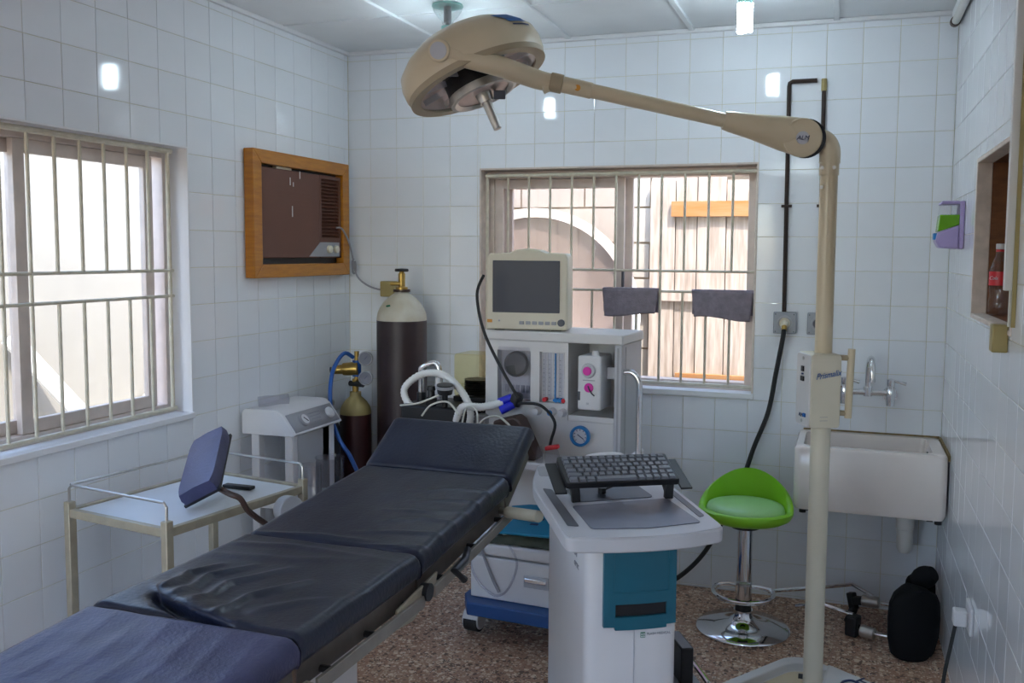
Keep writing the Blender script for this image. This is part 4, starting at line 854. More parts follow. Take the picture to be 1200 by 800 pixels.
# ------------------------------------------------------------------ instrument trolley
TRZ = 0.758
tr = thing('instrument_trolley', (0.367, -1.703, 0), 'beige steel instrument trolley with a white tray top and rails', 'trolley', R(-9), local=True)
hx, hy = 0.228, 0.300
LP_ = [(-hx, -hy), (hx, -hy), (hx, hy), (-hx, hy)]
for x, y in LP_:
    bx('leg', 'beigesteel', tr, x-0.0135, x+0.0135, y-0.0135, y+0.0135, 0.06, TRZ, 0.003)
    MB().cyl((x-0.012, y, 0.03), (x+0.012, y, 0.03), 0.03, n=16).build('caster', 'rubber', tr)
for z in (TRZ-0.045, 0.20):
    tt = bx('tray' if z > 0.5 else 'lower_tray', 'tray', tr, -hx+0.014, hx-0.014, -hy+0.014, hy-0.014, z+0.006, z+0.016)
    f_ = MB(); jamb_ = 0.012
    f_.box(-hx, hx, -hy-0.01, -hy+0.01, z-0.006, z+0.022).box(-hx, hx, hy-0.01, hy+0.01, z-0.006, z+0.022).box(-hx-0.01, -hx+0.01, -hy, hy, z-0.006, z+0.022).box(hx-0.01, hx+0.01, -hy, hy, z-0.006, z+0.022)
    f_.build('tray_frame', 'beigesteel', tr, 0.002)
rz_ = TRZ+0.055
for pts in ([(-hx, -hy, TRZ), (-hx, -hy, rz_-0.012), (-hx+0.012, -hy, rz_), (hx-0.012, -hy, rz_), (hx, -hy, rz_-0.012), (hx, -hy, TRZ)], [(-hx, hy, TRZ), (-hx, hy, rz_-0.012), (-hx+0.012, hy, rz_), (hx-0.012, hy, rz_), (hx, hy, rz_-0.012), (hx, hy, TRZ)], [(-hx, -hy+0.005, rz_), (-hx, hy-0.005, rz_)]):
    MB().tube(pts, 0.0045, 8).build('guard_rail', 'steel', tr)
# black pad standing on the tray (arm board with its clamp)
ap = thing('arm_board', (0.50, -1.75, TRZ-0.028), 'black padded arm board standing on end on the trolley tray', 'arm board')
axl = V((-0.4739, 0.8096, 0.3463)).normalized(); axw = V((0.8345, 0.2875, 0.47)); axw = (axw-axl*axw.dot(axl)).normalized(); axt = V((0.2809, 0.5117, -0.8119))
A0 = V((0.5463, -1.8258, 0.8439))-axw*0.069+axt*0.0569
def pad(u, v, t): return A0+axl*u+axw*v+axt*t
L_ = 0.342
rows = []
for j in range(13):
    u = L_*j/12; e = min(j, 12-j)/12; pinch = 0.010*max(0, 1-e*8)
    rows.append([pad(u, v, t) for v, t in ((-0.068+pinch, -0.010), (-0.072+pinch, -0.030), (-0.066+pinch, -0.052), (0, -0.056-0.004*math.sin(PI*j/12)), (0.066-pinch, -0.052), (0.072-pinch, -0.030), (0.068-pinch, -0.010))])
b = MB(); n = 7
b.add([p for r_ in rows for p in r_], [(j*n+i, j*n+i+1, (j+1)*n+i+1, (j+1)*n+i) for j in range(12) for i in range(n-1)]+[(j*n+n-1, j*n, (j+1)*n, (j+1)*n+n-1) for j in range(12)]+[list(range(n))[::-1], list(range(12*n, 13*n))])
b.build('pad', 'leather_lit', ap, smooth=50)
b = MB(); b.add([pad(u, v, t) for u in (0.0, L_) for v, t in ((-0.066, -0.010), (0.066, -0.010), (0.066, 0.0), (-0.066, 0.0))], [(0,1,2,3),(4,7,6,5),(0,4,5,1),(1,5,6,2),(2,6,7,3),(3,7,4,0)]); b.build('board', 'black', ap)
MB().tube(smooth_path([pad(0.03, 0.05, 0.004), (0.588, -1.79, 0.785), (0.618, -1.775, 0.768), (0.632, -1.75, 0.72), (0.655, -1.68, 0.655)], 5), 0.010, 8).build('strap', 'brownpad', ap)
MB().cyl((0.655, -1.58, 0.685), (0.700, -1.60, 0.690), 0.048, n=24).build('clamp_wheel', 'grey', ap, 0.004)
bx('foot_block', 'black', ap, 0.38, 0.50, -1.56, -1.53, TRZ-0.028, TRZ-0.016, 0.003)

# things lying on the machine's drawer lid
pb2 = MB(); bc = am_w(x0+0.075, yf-0.04, 0.393)
def bagf(u, v):
    a = 2*PI*u; ph = PI*0.5*v; r_ = 0.095*math.cos(ph)**0.7 if v < 1 else 0.0
    k = 1+0.28*noise.noise(V((math.cos(a)*1.7, math.sin(a)*1.7, v*2+3)))
    return bc+V((r_*math.cos(a)*1.15*k, r_*math.sin(a)*0.75*k, 0.002+0.085*math.sin(ph)*k))
pb2.grid(bagf, 28, 10); o = pb2.build('plastic_bag', 'bag', smooth=25); tag(o, 'crumpled clear plastic bag on the white drawer lid', 'bag')
o = MB().lathe([(0, -0.03), (0.028, -0.022), (0.034, 0.0), (0.026, 0.024), (0, 0.03)], bc+V((0.055, -0.03, 0.036)), (0.4, 0.2, 1), 12).build('cotton_wad', 'hose', smooth=20); tag(o, 'white cotton wad inside the clear bag', 'cotton')
fd = thing('document_folder', am_w(x0+0.27, yf-0.05, 0.40), 'bright blue folder lying on a green cloth', 'folder')
fa = V((0.92, -0.25, 0.10)); fb = V((0.22, 0.80, 0.33))
MB().obox(am_w(x0+0.235, yf-0.050, 0.490), (0.30, 0.20, 0.012), fa, fb, fa.cross(fb)).build('cover', 'folder', fd, 0.003)
for k in range(3): MB().obox(am_w(x0+0.27, yf-0.065, 0.490)+fb.normalized()*(0.045-0.035*k)+fa.cross(fb).normalized()*0.0065, (0.07-0.015*k, 0.012, 0.001), fa, fb, fa.cross(fb)).build('print', 'navy', fd)
b = MB(); gcen = am_w(x0+0.20, yf-0.055, 0.394)
b.grid(lambda u, v: gcen+V(((u-0.5)*0.32, (v-0.5)*0.12, 0.004+0.050*max(0, math.sin(PI*u)*math.sin(PI*v))**0.6+0.006*noise.noise(V((u*7, v*5, 1))))), 20, 10)
o = b.build('green_cloth', None, solid=0.004); M['greencloth'] = mat('dull_green_cloth', (0.10, 0.115, 0.085), 0.9, var=0.3, vscale=30); o.data.materials.append(M['greencloth']); tag(o, 'dull green cloth folded under the blue folder', 'cloth')
hose('clear_tubing', [am_w(x0+0.05, yf-0.13, 0.40), am_w(x0+0.0, yf-0.137, 0.33), am_w(x0+0.03, yf-0.137, 0.24), am_w(x0+0.11, yf-0.137, 0.185), am_w(x0+0.17, yf-0.137, 0.22), am_w(x0+0.21, yf-0.137, 0.33), am_w(x0+0.17, yf-0.13, 0.40)], 0.005, 'bag', 'clear plastic tubing draped over the white drawer', 'tubing', False)
hose('grey_tubing', [am_w(x0+0.03, yf-0.128, 0.40), am_w(x0+0.06, yf-0.134, 0.34), am_w(x0+0.10, yf-0.134, 0.25), am_w(x0+0.13, yf-0.136, 0.20)], 0.006, 'inkgrey', 'grey tubing hanging down the white drawer front', 'tubing', False)

# ------------------------------------------------------------------ computer cart with keyboard
CT = thing('computer_cart', (1.89, -1.83, 0), 'white computer cart with a teal front panel and grey tray top', 'cart', R(29), local=True)
def rounded(poly, rad, n=5):
    out = []; m = len(poly)
    for i in range(m):
        p = V(poly[i]); a = (V(poly[i-1])-p); c = (V(poly[(i+1) % m])-p)
        r_ = min(rad[i] if isinstance(rad, (list, tuple)) else rad, a.length*0.45, c.length*0.45); q0 = p+a.normalized()*r_; q1 = p+c.normalized()*r_
        for k in range(n+1):
            t = k/n; out.append(tuple((1-t)**2*q0+2*t*(1-t)*p+t*t*q1))
    return out
zf = lambda a, c, d: (a, c, d)
body = rounded([(-0.130, -0.232), (-0.06, -0.243), (0.06, -0.243), (0.112, -0.232), (0.112, 0.27), (-0.130, 0.27)], [0.03, 0.02, 0.02, 0.02, 0.03, 0.03])
MB().prism(body, zf, 0.14, 0.865).build('cabinet', 'white', CT, smooth=40)
bx('cabinet_seam', 'lightgrey', CT, -0.006, -0.004, -0.2450, -0.2420, 0.16, 0.63)
# teal panel, bowed
def tealf(x): return -0.2445-0.012*(1-((x+0.0)/0.12)**2)
zt0, zt1 = 0.633, 0.862
def slab(x0_, x1_, z0_, z1_, off, thick, nx=12):
    b = MB()
    for i in range(nx):
        a = x0_+(x1_-x0_)*i/nx; c = x0_+(x1_-x0_)*(i+1)/nx
        b.add([(a, tealf(a)-off, z0_), (c, tealf(c)-off, z0_), (c, tealf(c)-off, z1_), (a, tealf(a)-off, z1_), (a, tealf(a)-off+thick, z0_), (c, tealf(c)-off+thick, z0_), (c, tealf(c)-off+thick, z1_), (a, tealf(a)-off+thick, z1_)], [(0,1,2,3),(4,7,6,5),(0,4,5,1),(3,2,6,7)]+([(0,3,7,4)] if i == 0 else [])+([(1,5,6,2)] if i == nx-1 else []))
    return b
TX0, TX1, SX0, SX1, SZ0, SZ1 = -0.088, 0.104, -0.058, 0.078, 0.667, 0.700
tp = MB()
for q in (slab(TX0, SX0, zt0+0.008, zt1, 0, 0.022, 4), slab(SX1, TX1, zt0+0.008, zt1, 0, 0.022, 4), slab(SX0, SX1, zt0, SZ0, 0, 0.022), slab(SX0, SX1, SZ1, zt1, 0, 0.022)): tp.add(q.v, q.f)
tp = tp.build('teal_panel', 'teal', CT, smooth=25)
slab(SX0, SX1, SZ0, SZ1, -0.008, 0.003).build('paper_slot', 'black', tp)
for q in (slab(-0.062, -0.060, 0.730, 0.845, 0.0012, 0.002, 2), slab(0.082, 0.084, 0.730, 0.845, 0.0012, 0.002, 2), slab(-0.062, 0.084, 0.729, 0.731, 0.0012, 0.002)): q.build('panel_bead', 'teal', tp)
lgo = bx('logo', 'logogreen', CT, 0.012, 0.024, -0.2448, -0.2425, 0.606, 0.620)
for i in range(2):
    for j in range(2): bx('logo_square', 'white', lgo, 0.0135+0.0055*i, 0.0170+0.0055*i, -0.2454, -0.2440, 0.6075+0.006*j, 0.6115+0.006*j)
text('FLASH MEDICAL', 0.0088, (0.060, -0.2448, 0.615), (1, 0, 0), (0, 0, 1), 'inkgrey', CT)
text('RDEN', 0.026, (-0.1315, -0.10, 0.795), (0, -1, 0), (0, 0, 1), 'inkgrey', CT)
text('OPTIC', 0.018, (-0.1315, -0.13, 0.765), (0, -1, 0), (0, 0, 1), 'inkgrey', CT)
# tray top with wells
ty = [(-0.200, -0.318), (-0.10, -0.338), (0.0, -0.343), (0.10, -0.334), (0.212, -0.300), (0.215, 0.20), (0.18, 0.44), (-0.13, 0.46), (-0.195, 0.20)]
tro = rounded(ty, [0.03, 0.05, 0.05, 0.05, 0.03, 0.1, 0.06, 0.06, 0.1])
tray_ = MB().prism(tro, zf, 0.862, 0.8985).build('tray_top', 'lightgrey', CT, 0.005, 3)
MB().prism([(a*0.985, c*0.985) for a, c in tro], zf, 0.8985, 0.9005).build('tray_rim', 'lightgrey', tray_)
MB().prism(rounded([(-0.125, -0.262), (0.02, -0.278), (0.165, -0.252), (0.15, -0.02), (-0.128, -0.055)], 0.012), zf, 0.9008, 0.9028).build('desk_mat', 'matgrey', tray_)
for pts in (((-0.178, -0.225), (-0.150, -0.235), (-0.148, 0.125), (-0.172, 0.140)), ((0.196, -0.195), (0.178, -0.205), (0.180, 0.10), (0.200, 0.10))):
    MB().prism(rounded(pts, 0.008), zf, 0.9008, 0.9022).build('tray_slot', 'darkgrey', tray_)
wl_ = MB().prism(rounded([(-0.105, -0.02), (0.120, 0.0), (0.110, 0.14), (-0.11, 0.12)], 0.02), zf, 0.9008, 0.9025).build('tray_well', 'darkgrey', tray_)
MB().prism(rounded([(-0.155, 0.28), (-0.06, 0.30), (-0.06, 0.40), (-0.14, 0.41)], 0.025), zf, 0.9008, 0.9022).build('cup_well', 'grey', tray_)
MB().tube(smooth_path([(0.03, 0.445, 0.885), (0.04, 0.46, 0.915), (0.15, 0.46, 0.918), (0.16, 0.44, 0.885)], 5), 0.008, 10).build('rear_handle', 'white', CT)
bxr = bx('adapter_box', 'black', CT, 0.185, 0.222, -0.07, 0.05, 0.382, 0.487, 0.004)
MB().tube(smooth_path([(0.10, -0.11, 0.395), (0.235, -0.11, 0.395), (0.255, -0.09, 0.395), (0.255, 0.09, 0.395), (0.235, 0.11, 0.395), (0.10, 0.11, 0.395)], 4), 0.008, 8).build('shelf_rail', 'chrome', CT)
bx('bracket_shelf', 'grey', CT, 0.10, 0.245, -0.10, 0.10, 0.370, 0.381)
bx('base', 'lightgrey', CT, -0.20, 0.18, -0.28, 0.33, 0.08, 0.145, 0.02)
for x in (-0.17, 0.15):
    for y in (-0.25, 0.30): MB().cyl((x-0.015, y, 0.04), (x+0.015, y, 0.04), 0.04, n=16).build('caster', 'rubber', CT)
# keyboard on its stand
KB = thing('keyboard', CT.matrix_basis @ V((0.022, 0.03, 0.9035)), 'compact black keyboard with grey keys on a raised stand', 'keyboard', R(29), local=True)
tl = R(17); kx = V((1, 0, 0)); ky = V((0, math.cos(tl), math.sin(tl))); kz = kx.cross(ky); KO = V((0, 0.0, 0.072))
def kp(a, c, h): return KO+kx*a+ky*c+kz*h
b = MB(); b.prism(rrect(-0.162, 0.162, -0.068, 0.078, 0.008, 3), kp, -0.014, 0.004); kbody = b.build('keyboard_body', 'black', KB, 0.002)
rowsk = [[1.0]*14, [1.0]*13+[1.3], [1.3]+[1.0]*12+[1.0], [1.5]+[1.0]*11+[1.8], [2.0]+[1.0]*10+[1.0, 1.0], [1.2, 1.0, 1.2, 5.4, 1.0, 1.0, 1.0, 1.0, 1.0]]
KM = {}
for r_, rw in enumerate(rowsk):
    tot = sum(rw); u = 0.304/tot; x = -0.152; c0 = 0.058-0.0225*r_
    for w_ in rw:
        key = round(w_*u, 4)
        if key not in KM:
            hw = key/2-0.0016; hh = 0.0088; me = bpy.data.meshes.new('key')
            me.from_pydata([(-hw, -hh, 0), (hw, -hh, 0), (hw, hh, 0), (-hw, hh, 0), (-hw+.0022, -hh+.0022, 0.007), (hw-.0022, -hh+.0022, 0.007), (hw-.0022, hh-.0014, 0.007), (-hw+.0022, hh-.0014, 0.007)], [], [(4,5,6,7),(0,1,5,4),(1,2,6,5),(2,3,7,6),(3,0,4,7)]); me.materials.append(M['key']); KM[key] = me
        o = bpy.data.objects.new('key', KM[key]); COL.objects.link(o); o.parent = kbody
        p = kp(x+w_*u/2, c0, 0.004); o.matrix_basis = Matrix(((kx.x, ky.x, kz.x, p.x), (kx.y, ky.y, kz.y, p.y), (kx.z, ky.z, kz.z, p.z), (0, 0, 0, 1)))
        x += w_*u
for sx_ in (-1, 1):
    st_ = MB(); xx = sx_*0.135
    st_.beam(kp(sx_*0.178, -0.085, -0.017), kp(sx_*0.178, 0.075, -0.017), 0.034, 0.006, kz); st_.build('stand_side', 'black', KB, 0.002)
    lg_ = MB(); lg_.beam((xx, -0.052, 0.045), (xx*0.98, -0.052, 0.0), 0.016, 0.024, (1, 0, 0)); lg_.beam((xx, 0.06, 0.072), (xx, -0.045, 0.002), 0.012, 0.012); lg_.build('stand_leg', 'black', KB, 0.002)
MB().obox(KO-kz*0.018, (0.36, 0.10, 0.006), kx, ky, kz).build('stand_plate', 'black', KB, 0.001)
for k in range(3): MB().tube(smooth_path([kp(-0.01+0.02*k, -0.04, -0.02), (-0.01+0.012*k, 0.01, 0.030), (-0.03, 0.02, 0.012)], 4), 0.0022, 6).build('cable', 'black', KB)
MB().lathe([(0, 0), (0.012, 0.0), (0.012, 0.016), (0, 0.018)], (-0.04, 0.02, 0.002), (0, 0, 1), 12).build('cable_plug', 'black', KB)

# ------------------------------------------------------------------ green bar stool
sx, sy = 2.122, -0.42
st = thing('bar_stool', (sx, sy, 0), 'lime green bar stool with a low back on a chrome pedestal', 'stool')
MB().lathe([(0, 0.0), (0.192, 0.0), (0.196, 0.006), (0.190, 0.012), (0.12, 0.022), (0.06, 0.040), (0.042, 0.060), (0.040, 0.085), (0, 0.085)], (sx, sy, 0), (0, 0, 1), 48).build('base_plate', 'chrome', st, smooth=50)
MB().cyl((sx, sy, 0.08), (sx, sy, 0.13), 0.034, n=24).build('column_collar', 'black', st)
MB().cyl((sx, sy, 0.12), (sx, sy, 0.455), 0.0315, n=28).build('column', 'chrome', st)
ring = [(sx+0.125*math.cos(R(a)), sy-0.02+0.125*math.sin(R(a)), 0.165) for a in range(150, 391, 12)]
fr_ = MB().tube([(sx, sy, 0.185)]+[(sx-0.06, sy+0.02, 0.18)]+ring+[(sx+0.06, sy+0.02, 0.18), (sx, sy, 0.185)], 0.0095, 10).build('foot_ring', 'chrome', st)
MB().cyl((sx, sy, 0.15), (sx, sy, 0.205), 0.034, n=24).build('ring_collar', 'chrome', fr_)
MB().cyl((sx, sy, 0.44), (sx, sy, 0.475), 0.06, n=24).build('seat_mount', 'black', st)
def seat_shell():
    b = MB(); n = 48; R0 = 0.188
    def h(a):   # low back rises towards the wall
        t = max(0, math.sin(a)+0.12)/1.12; return 0.045+0.128*t**1.25
    rings = []
    for k in range(8):
        row = []
        for i in range(n):
            a = 2*PI*i/n; hh = h(a)
            r_, z = ((0.10, 0.475), (0.160, 0.477), (0.184, 0.490), (0.194, 0.508), (0.196-0.020*(hh-0.045)/0.135, 0.478+hh), (0.182-0.020*(hh-0.045)/0.135, 0.485+hh), (0.166, 0.478+hh*0.9), (0.155, 0.50))[k]
            row.append((sx+r_*math.cos(a), sy+r_*math.sin(a)*0.96, z))
        rings.append(row)
    b.add([p for r_ in rings for p in r_], [(k*n+i, k*n+(i+1) % n, (k+1)*n+(i+1) % n, (k+1)*n+i) for k in range(7) for i in range(n)]+[list(range(n))[::-1]])
    return b
seat_shell().build('seat_shell', 'green', st, smooth=70)
MB().lathe([(0.0, 0.490), (0.150, 0.494), (0.162, 0.518), (0.156, 0.536), (0.12, 0.546), (0, 0.550)], (sx, sy-0.014, 0), (0, 0, 1), 40).build('seat_cushion', 'greenseat', st, smooth=60)

# ------------------------------------------------------------------ sink, tap, trap
SX0_, SX1_, SY0, SZ0_, SZ1_ = 2.31, 2.898, -0.40, 0.53, 0.795
sk = thing('ceramic_sink', (2.6, -0.2, SZ0_), 'white ceramic trough sink fixed in the tiled corner', 'sink')
b = MB(); O = rrect(SX0_, SX1_, SY0, -0.003, 0.03, 5); I = rrect(SX0_+0.035, SX1_-0.055, SY0+0.045, -0.04, 0.03, 5); n = len(O)
O2 = rrect(SX0_+0.006, SX1_-0.006, SY0+0.012, -0.003, 0.03, 5); I2 = rrect(SX0_+0.05, SX1_-0.07, SY0+0.06, -0.055, 0.03, 5); O3 = rrect(SX0_+0.008, SX1_-0.008, SY0+0.008, -0.003, 0.03, 5)
b.add([(x, y, SZ0_) for x, y in O2]+[(x, y, SZ0_+0.02) for x, y in O]+[(x, y, SZ1_-0.012) for x, y in O]+[(x, y, SZ1_) for x, y in O3]+[(x, y, SZ1_) for x, y in I]+[(x, y, SZ0_+0.05) for x, y in I2],
      [(k*n+i, k*n+(i+1) % n, (k+1)*n+(i+1) % n, (k+1)*n+i) for k in range(5) for i in range(n)]+[list(range(n))[::-1], list(range(5*n, 6*n))])
b.build('basin', 'ceramic', sk, smooth=50)
MB().cyl((SX1_-0.062, -0.16, SZ1_-0.045), (SX1_-0.050, -0.16, SZ1_-0.045), 0.013, n=16).build('overflow_hole', 'black', sk)
for x in (2.348, 2.872): MB().cyl((x, -0.35, SZ0_+0.002), (x, -0.35, SZ0_-0.022), 0.014, n=14).build('bracket_foot', 'black', sk)
for x in (2.36, 2.84): MB().box(x-0.012, x+0.012, -0.36, 0, SZ0_-0.012, SZ0_).build('bracket', 'black', sk)
M['stain'] = mat('brown_stain', (0.30, 0.21, 0.09), 0.9, var=0.5, vscale=40)
bx('sealant', 'stain', sk, SX0_+0.02, SX1_, -0.006, -0.0005, SZ1_-0.004, SZ1_+0.007)
bx('sealant', 'stain', sk, SX1_-0.002, W-0.0005, SY0+0.01, -0.003, SZ1_-0.02, SZ1_+0.004)
tp_ = thing('drain_trap', (2.76, -0.2, 0.33), 'white plastic bottle trap under the sink', 'drain')
MB().cyl((2.76, -0.2, 0.49), (2.76, -0.2, SZ0_-0.0005), 0.022, n=18).build('tail_pipe', 'steel', tp_)
MB().cyl((2.76, -0.2, 0.435), (2.76, -0.2, 0.490), 0.036, n=24).build('trap_nut', 'pvc', tp_, 0.004)
MB().lathe([(0, 0.0), (0.022, 0.0), (0.032, 0.02), (0.034, 0.10), (0, 0.10)], (2.76, -0.2, 0.335), (0, 0, 1), 24).build('trap_cup', 'pvc', tp_)
MB().cyl((2.76, -0.2, 0.455), (2.76, 0.0, 0.455), 0.018, n=14).build('waste_pipe', 'pvc', tp_)
tap = thing('mixer_tap', (2.595, -0.06, 0.98), 'chrome wall mixer tap with a swan spout above the sink', 'tap')
MB().cyl((2.500, -0.055, 0.985), (2.690, -0.055, 0.985), 0.0135, n=16).build('bridge', 'chrome', tap)
for x in (2.500, 2.690):
    MB().cyl((x, -0.001, 0.975), (x, -0.012, 0.975), 0.032, n=22).build('wall_flange', 'chrome', tap)
    hh = MB().lathe([(0, -0.045), (0.018, -0.043), (0.022, 0.0), (0.022, 0.03), (0.016, 0.042), (0.018, 0.048), (0.018, 0.072), (0, 0.076)], (x, -0.055, 0.975), (0, 0, 1), 20).build('valve_body', 'chrome', tap)
    MB().cyl((x, -0.03, 0.975), (x, 0.0, 0.975), 0.012, n=12).build('inlet', 'chrome', hh)
    MB().tube([(x+0.01, -0.055, 1.040), (x+0.035, -0.06, 1.036), (x+0.062, -0.065, 1.030)], 0.006, 10, rad=[0.006, 0.005, 0.009]).build('lever', 'chrome', hh)
MB().tube(smooth_path([(2.597, -0.055, 0.985), (2.597, -0.058, 1.04), (2.598, -0.066, 1.10), (2.602, -0.09, 1.135), (2.607, -0.13, 1.135), (2.609, -0.155, 1.10), (2.610, -0.16, 1.065), (2.610, -0.16, 1.045)], 6), 0.0135, 14).build('spout', 'chrome', tap)
MB().cyl((2.597, -0.055, 0.97), (2.597, -0.055, 1.01), 0.018, n=16).build('spout_base', 'chrome', tap)

# ------------------------------------------------------------------ pipes, sockets and cables on the back wall
pp = thing('copper_pipe', (2.23, -0.012, 1.31), 'thin rusty pipe running down the tiles to the left socket', 'pipe')
MB().tube([(2.372-0.03, -0.014, 2.347), (2.238, -0.014, 2.347), (2.226, -0.014, 2.340), (2.224, -0.014, 2.325), (2.230, -0.014, 1.32)], 0.0095, 10).build('pipe_run', 'piperust', pp)
for z in (1.80, ): bx('pipe_clip', 'piperust', pp, 2.205, 2.250, -0.024, -0.002, z-0.006, z+0.006)
p2 = thing('copper_pipe', (2.375, -0.012, 1.31), 'thin rusty pipe running behind the lamp stand to the right socket', 'pipe')
MB().tube([(2.372, -0.014, 2.352), (2.378, -0.014, 1.32)], 0.0095, 10).build('pipe_run', 'piperust', p2)
MB().cyl((2.372, -0.014, 2.30), (2.372, -0.014, 2.352), 0.012, n=12).build('pipe_end', 'gold', p2)
bx('pipe_clip', 'piperust', p2, 2.357, 2.40, -0.024, -0.002, 1.794, 1.806)
for k, x in enumerate((2.235, 2.382)):
    so_ = thing('metal_socket', (x, -0.01, 1.225), ('square steel wall socket with a round plug and black cable', 'square steel wall socket partly behind the lamp pole')[k], 'socket', group=None)
    bx('box', 'socketsteel', so_, x-0.050, x+0.050, -0.034, -0.001, 1.228, 1.326, 0.004)
    MB().lathe([(0.034, 0), (0.034, 0.006), (0.027, 0.008), (0.024, 0.002)], (x, -0.034, 1.277), (0, -1, 0), 24).build('socket_ring', 'grey', so_)
    MB().cyl((x, -0.030, 1.277), (x, -0.036, 1.277), 0.024, n=22).build('socket_face', 'darkgrey' if k else 'creamlight', so_)
    for ax2, az2 in ((-0.04, 1.238), (0.04, 1.238), (-0.04, 1.316), (0.04, 1.316)): MB().cyl((x+ax2, -0.034, az2), (x+ax2, -0.036, az2), 0.003, n=8).build('screw', 'darkgrey', so_)
pg = thing('power_cord', (2.235, -0.05, 1.26), 'thick black power cord hanging from the steel wall socket', 'cord')
MB().cyl((2.235, -0.037, 1.277), (2.236, -0.070, 1.262), 0.016, n=16).build('plug', 'creamlight', pg, 0.003)
MB().cyl((2.236, -0.066, 1.264), (2.236, -0.078, 1.248), 0.012, n=14).build('plug_neck', 'brass', pg)
MB().tube(smooth_path([(2.236, -0.074, 1.255), (2.230, -0.075, 1.20), (2.205, -0.06, 1.05), (2.175, -0.05, 0.87), (2.115, -0.045, 0.70), (2.06, -0.045, 0.52), (1.99, -0.045, 0.36), (1.91, -0.05, 0.20), (1.82, -0.06, 0.09), (1.72, -0.09, 0.02), (1.62, -0.2, 0.014)], 6), 0.011, 10).build('cable', 'rubber', pg)

# air conditioner in its wooden surround
ac = thing('air_conditioner', (0.0, -0.488, 1.46), 'brown window air conditioner in a varnished wooden surround', 'air conditioner')
ay0, ay1, az0, az1, fw = -0.889, -0.087, 1.462, 2.025, 0.060
for poly in ([(ay0, az0), (ay0+fw, az0+fw), (ay0+fw, az1-fw), (ay0, az1)], [(ay1, az0), (ay1, az1), (ay1-fw, az1-fw), (ay1-fw, az0+fw)], [(ay0, az0), (ay1, az0), (ay1-fw, az0+fw), (ay0+fw, az0+fw)], [(ay0, az1), (ay0+fw, az1-fw), (ay1-fw, az1-fw), (ay1, az1)]):
    MB().prism(poly, lambda a, c, d: (d, a, c), 0.002, 0.052).build('surround_board', 'wood', ac, 0.003)
iy0, iy1, iz0, iz1 = ay0+fw, ay1-fw, az0+fw, az1-fw
bx('casing', 'black', ac, 0.002, 0.010, iy0, iy1, iz0, iz1)
fp = bx('front_panel', 'acbrown', ac, 0.010, 0.040, iy0+0.004, iy1-0.20, iz0+0.028, iz1-0.012, 0.004)
for k in range(16): bx('panel_rib', 'acbrown', fp, 0.0395, 0.0408, iy0+0.02, iy1-0.22, iz0+0.05+0.019*k, iz0+0.0535+0.019*k)
bx('side_fascia', 'acbrown', ac, 0.010, 0.040, iy1-0.20, iy1-0.185, iz0+0.028, iz1-0.012)
bx('side_fascia', 'acbrown', ac, 0.010, 0.040, iy1-0.022, iy1-0.004, iz0+0.028, iz1-0.012)
bx('side_fascia', 'acbrown', ac, 0.010, 0.040, iy1-0.185, iy1-0.022, iz0+0.105, iz0+0.125)
bx('side_fascia', 'acbrown', ac, 0.010, 0.040, iy1-0.20, iy1-0.004, iz0+0.028, iz0+0.036)
bx('side_fascia', 'acbrown', ac, 0.010, 0.040, iy1-0.185, iy1-0.022, iz0+0.416, iz1-0.012)
for k in range(17):
    z = iz0+0.132+0.0172*k
    MB().obox((0.026, iy1-0.104, z), (0.026, 0.163, 0.004), (0.8, 0, -0.6), (0, 1, 0), (0.6, 0, 0.8)).build('louvre', 'acbrown', ac)
cpn = MB().prism([(iy1-0.30, iz0+0.034), (iy1-0.025, iz0+0.034), (iy1-0.025, iz0+0.104), (iy1-0.20, iz0+0.104)], lambda a, c, d: (d, a, c), 0.0395, 0.0425).build('control_panel', 'grey', ac)
for y in (iy1-0.125, iy1-0.062): MB().lathe([(0.020, 0), (0.018, 0.014), (0.010, 0.018), (0, 0.018)], (0.0425, y, iz0+0.070), (1, 0, 0), 18).build('control_knob', 'creamlight', cpn)
for y, z, h in ((-0.60, 1.885, .035), (-0.575, 1.88, .02), (-0.52, 1.92, .035), (-0.585, 1.74, .05)): bx('paint_drip', 'offwhite', fp, 0.040, 0.0415, y, y+0.006, z, z+h)
bx('packing_strip', 'creamlight', ac, 0.010, 0.03, iy0+0.14, iy0+0.26, iz1-0.012, iz1-0.001)
acc = thing('appliance_cord', (0.05, -0.1, 1.39), 'thin grey cord looping from the air conditioner to a wall plug', 'cord')
MB().tube(smooth_path([(0.045, -0.205, 1.70), (0.058, -0.17, 1.695), (0.056, -0.10, 1.63), (0.055, -0.06, 1.545), (0.06, -0.045, 1.48), (0.085, -0.04, 1.435), (0.14, -0.035, 1.400), (0.20, -0.03, 1.385), (0.235, -0.035, 1.392)], 6), 0.0048, 8).build('cord', 'inkgrey', acc)
MB().tube(smooth_path([(0.054, -0.05, 1.545), (0.046, -0.05, 1.52), (0.052, -0.052, 1.47), (0.066, -0.05, 1.48), (0.062, -0.052, 1.53), (0.052, -0.048, 1.50)], 5), 0.0055, 8).build('cord_knot', 'inkgrey', acc)
o = bx('plug_socket', 'gold', None, 0.205, 0.285, -0.05, -0.001, 1.350, 1.430, 0.006); tag(o, 'yellowed square wall plug behind the oxygen cylinder', 'socket')

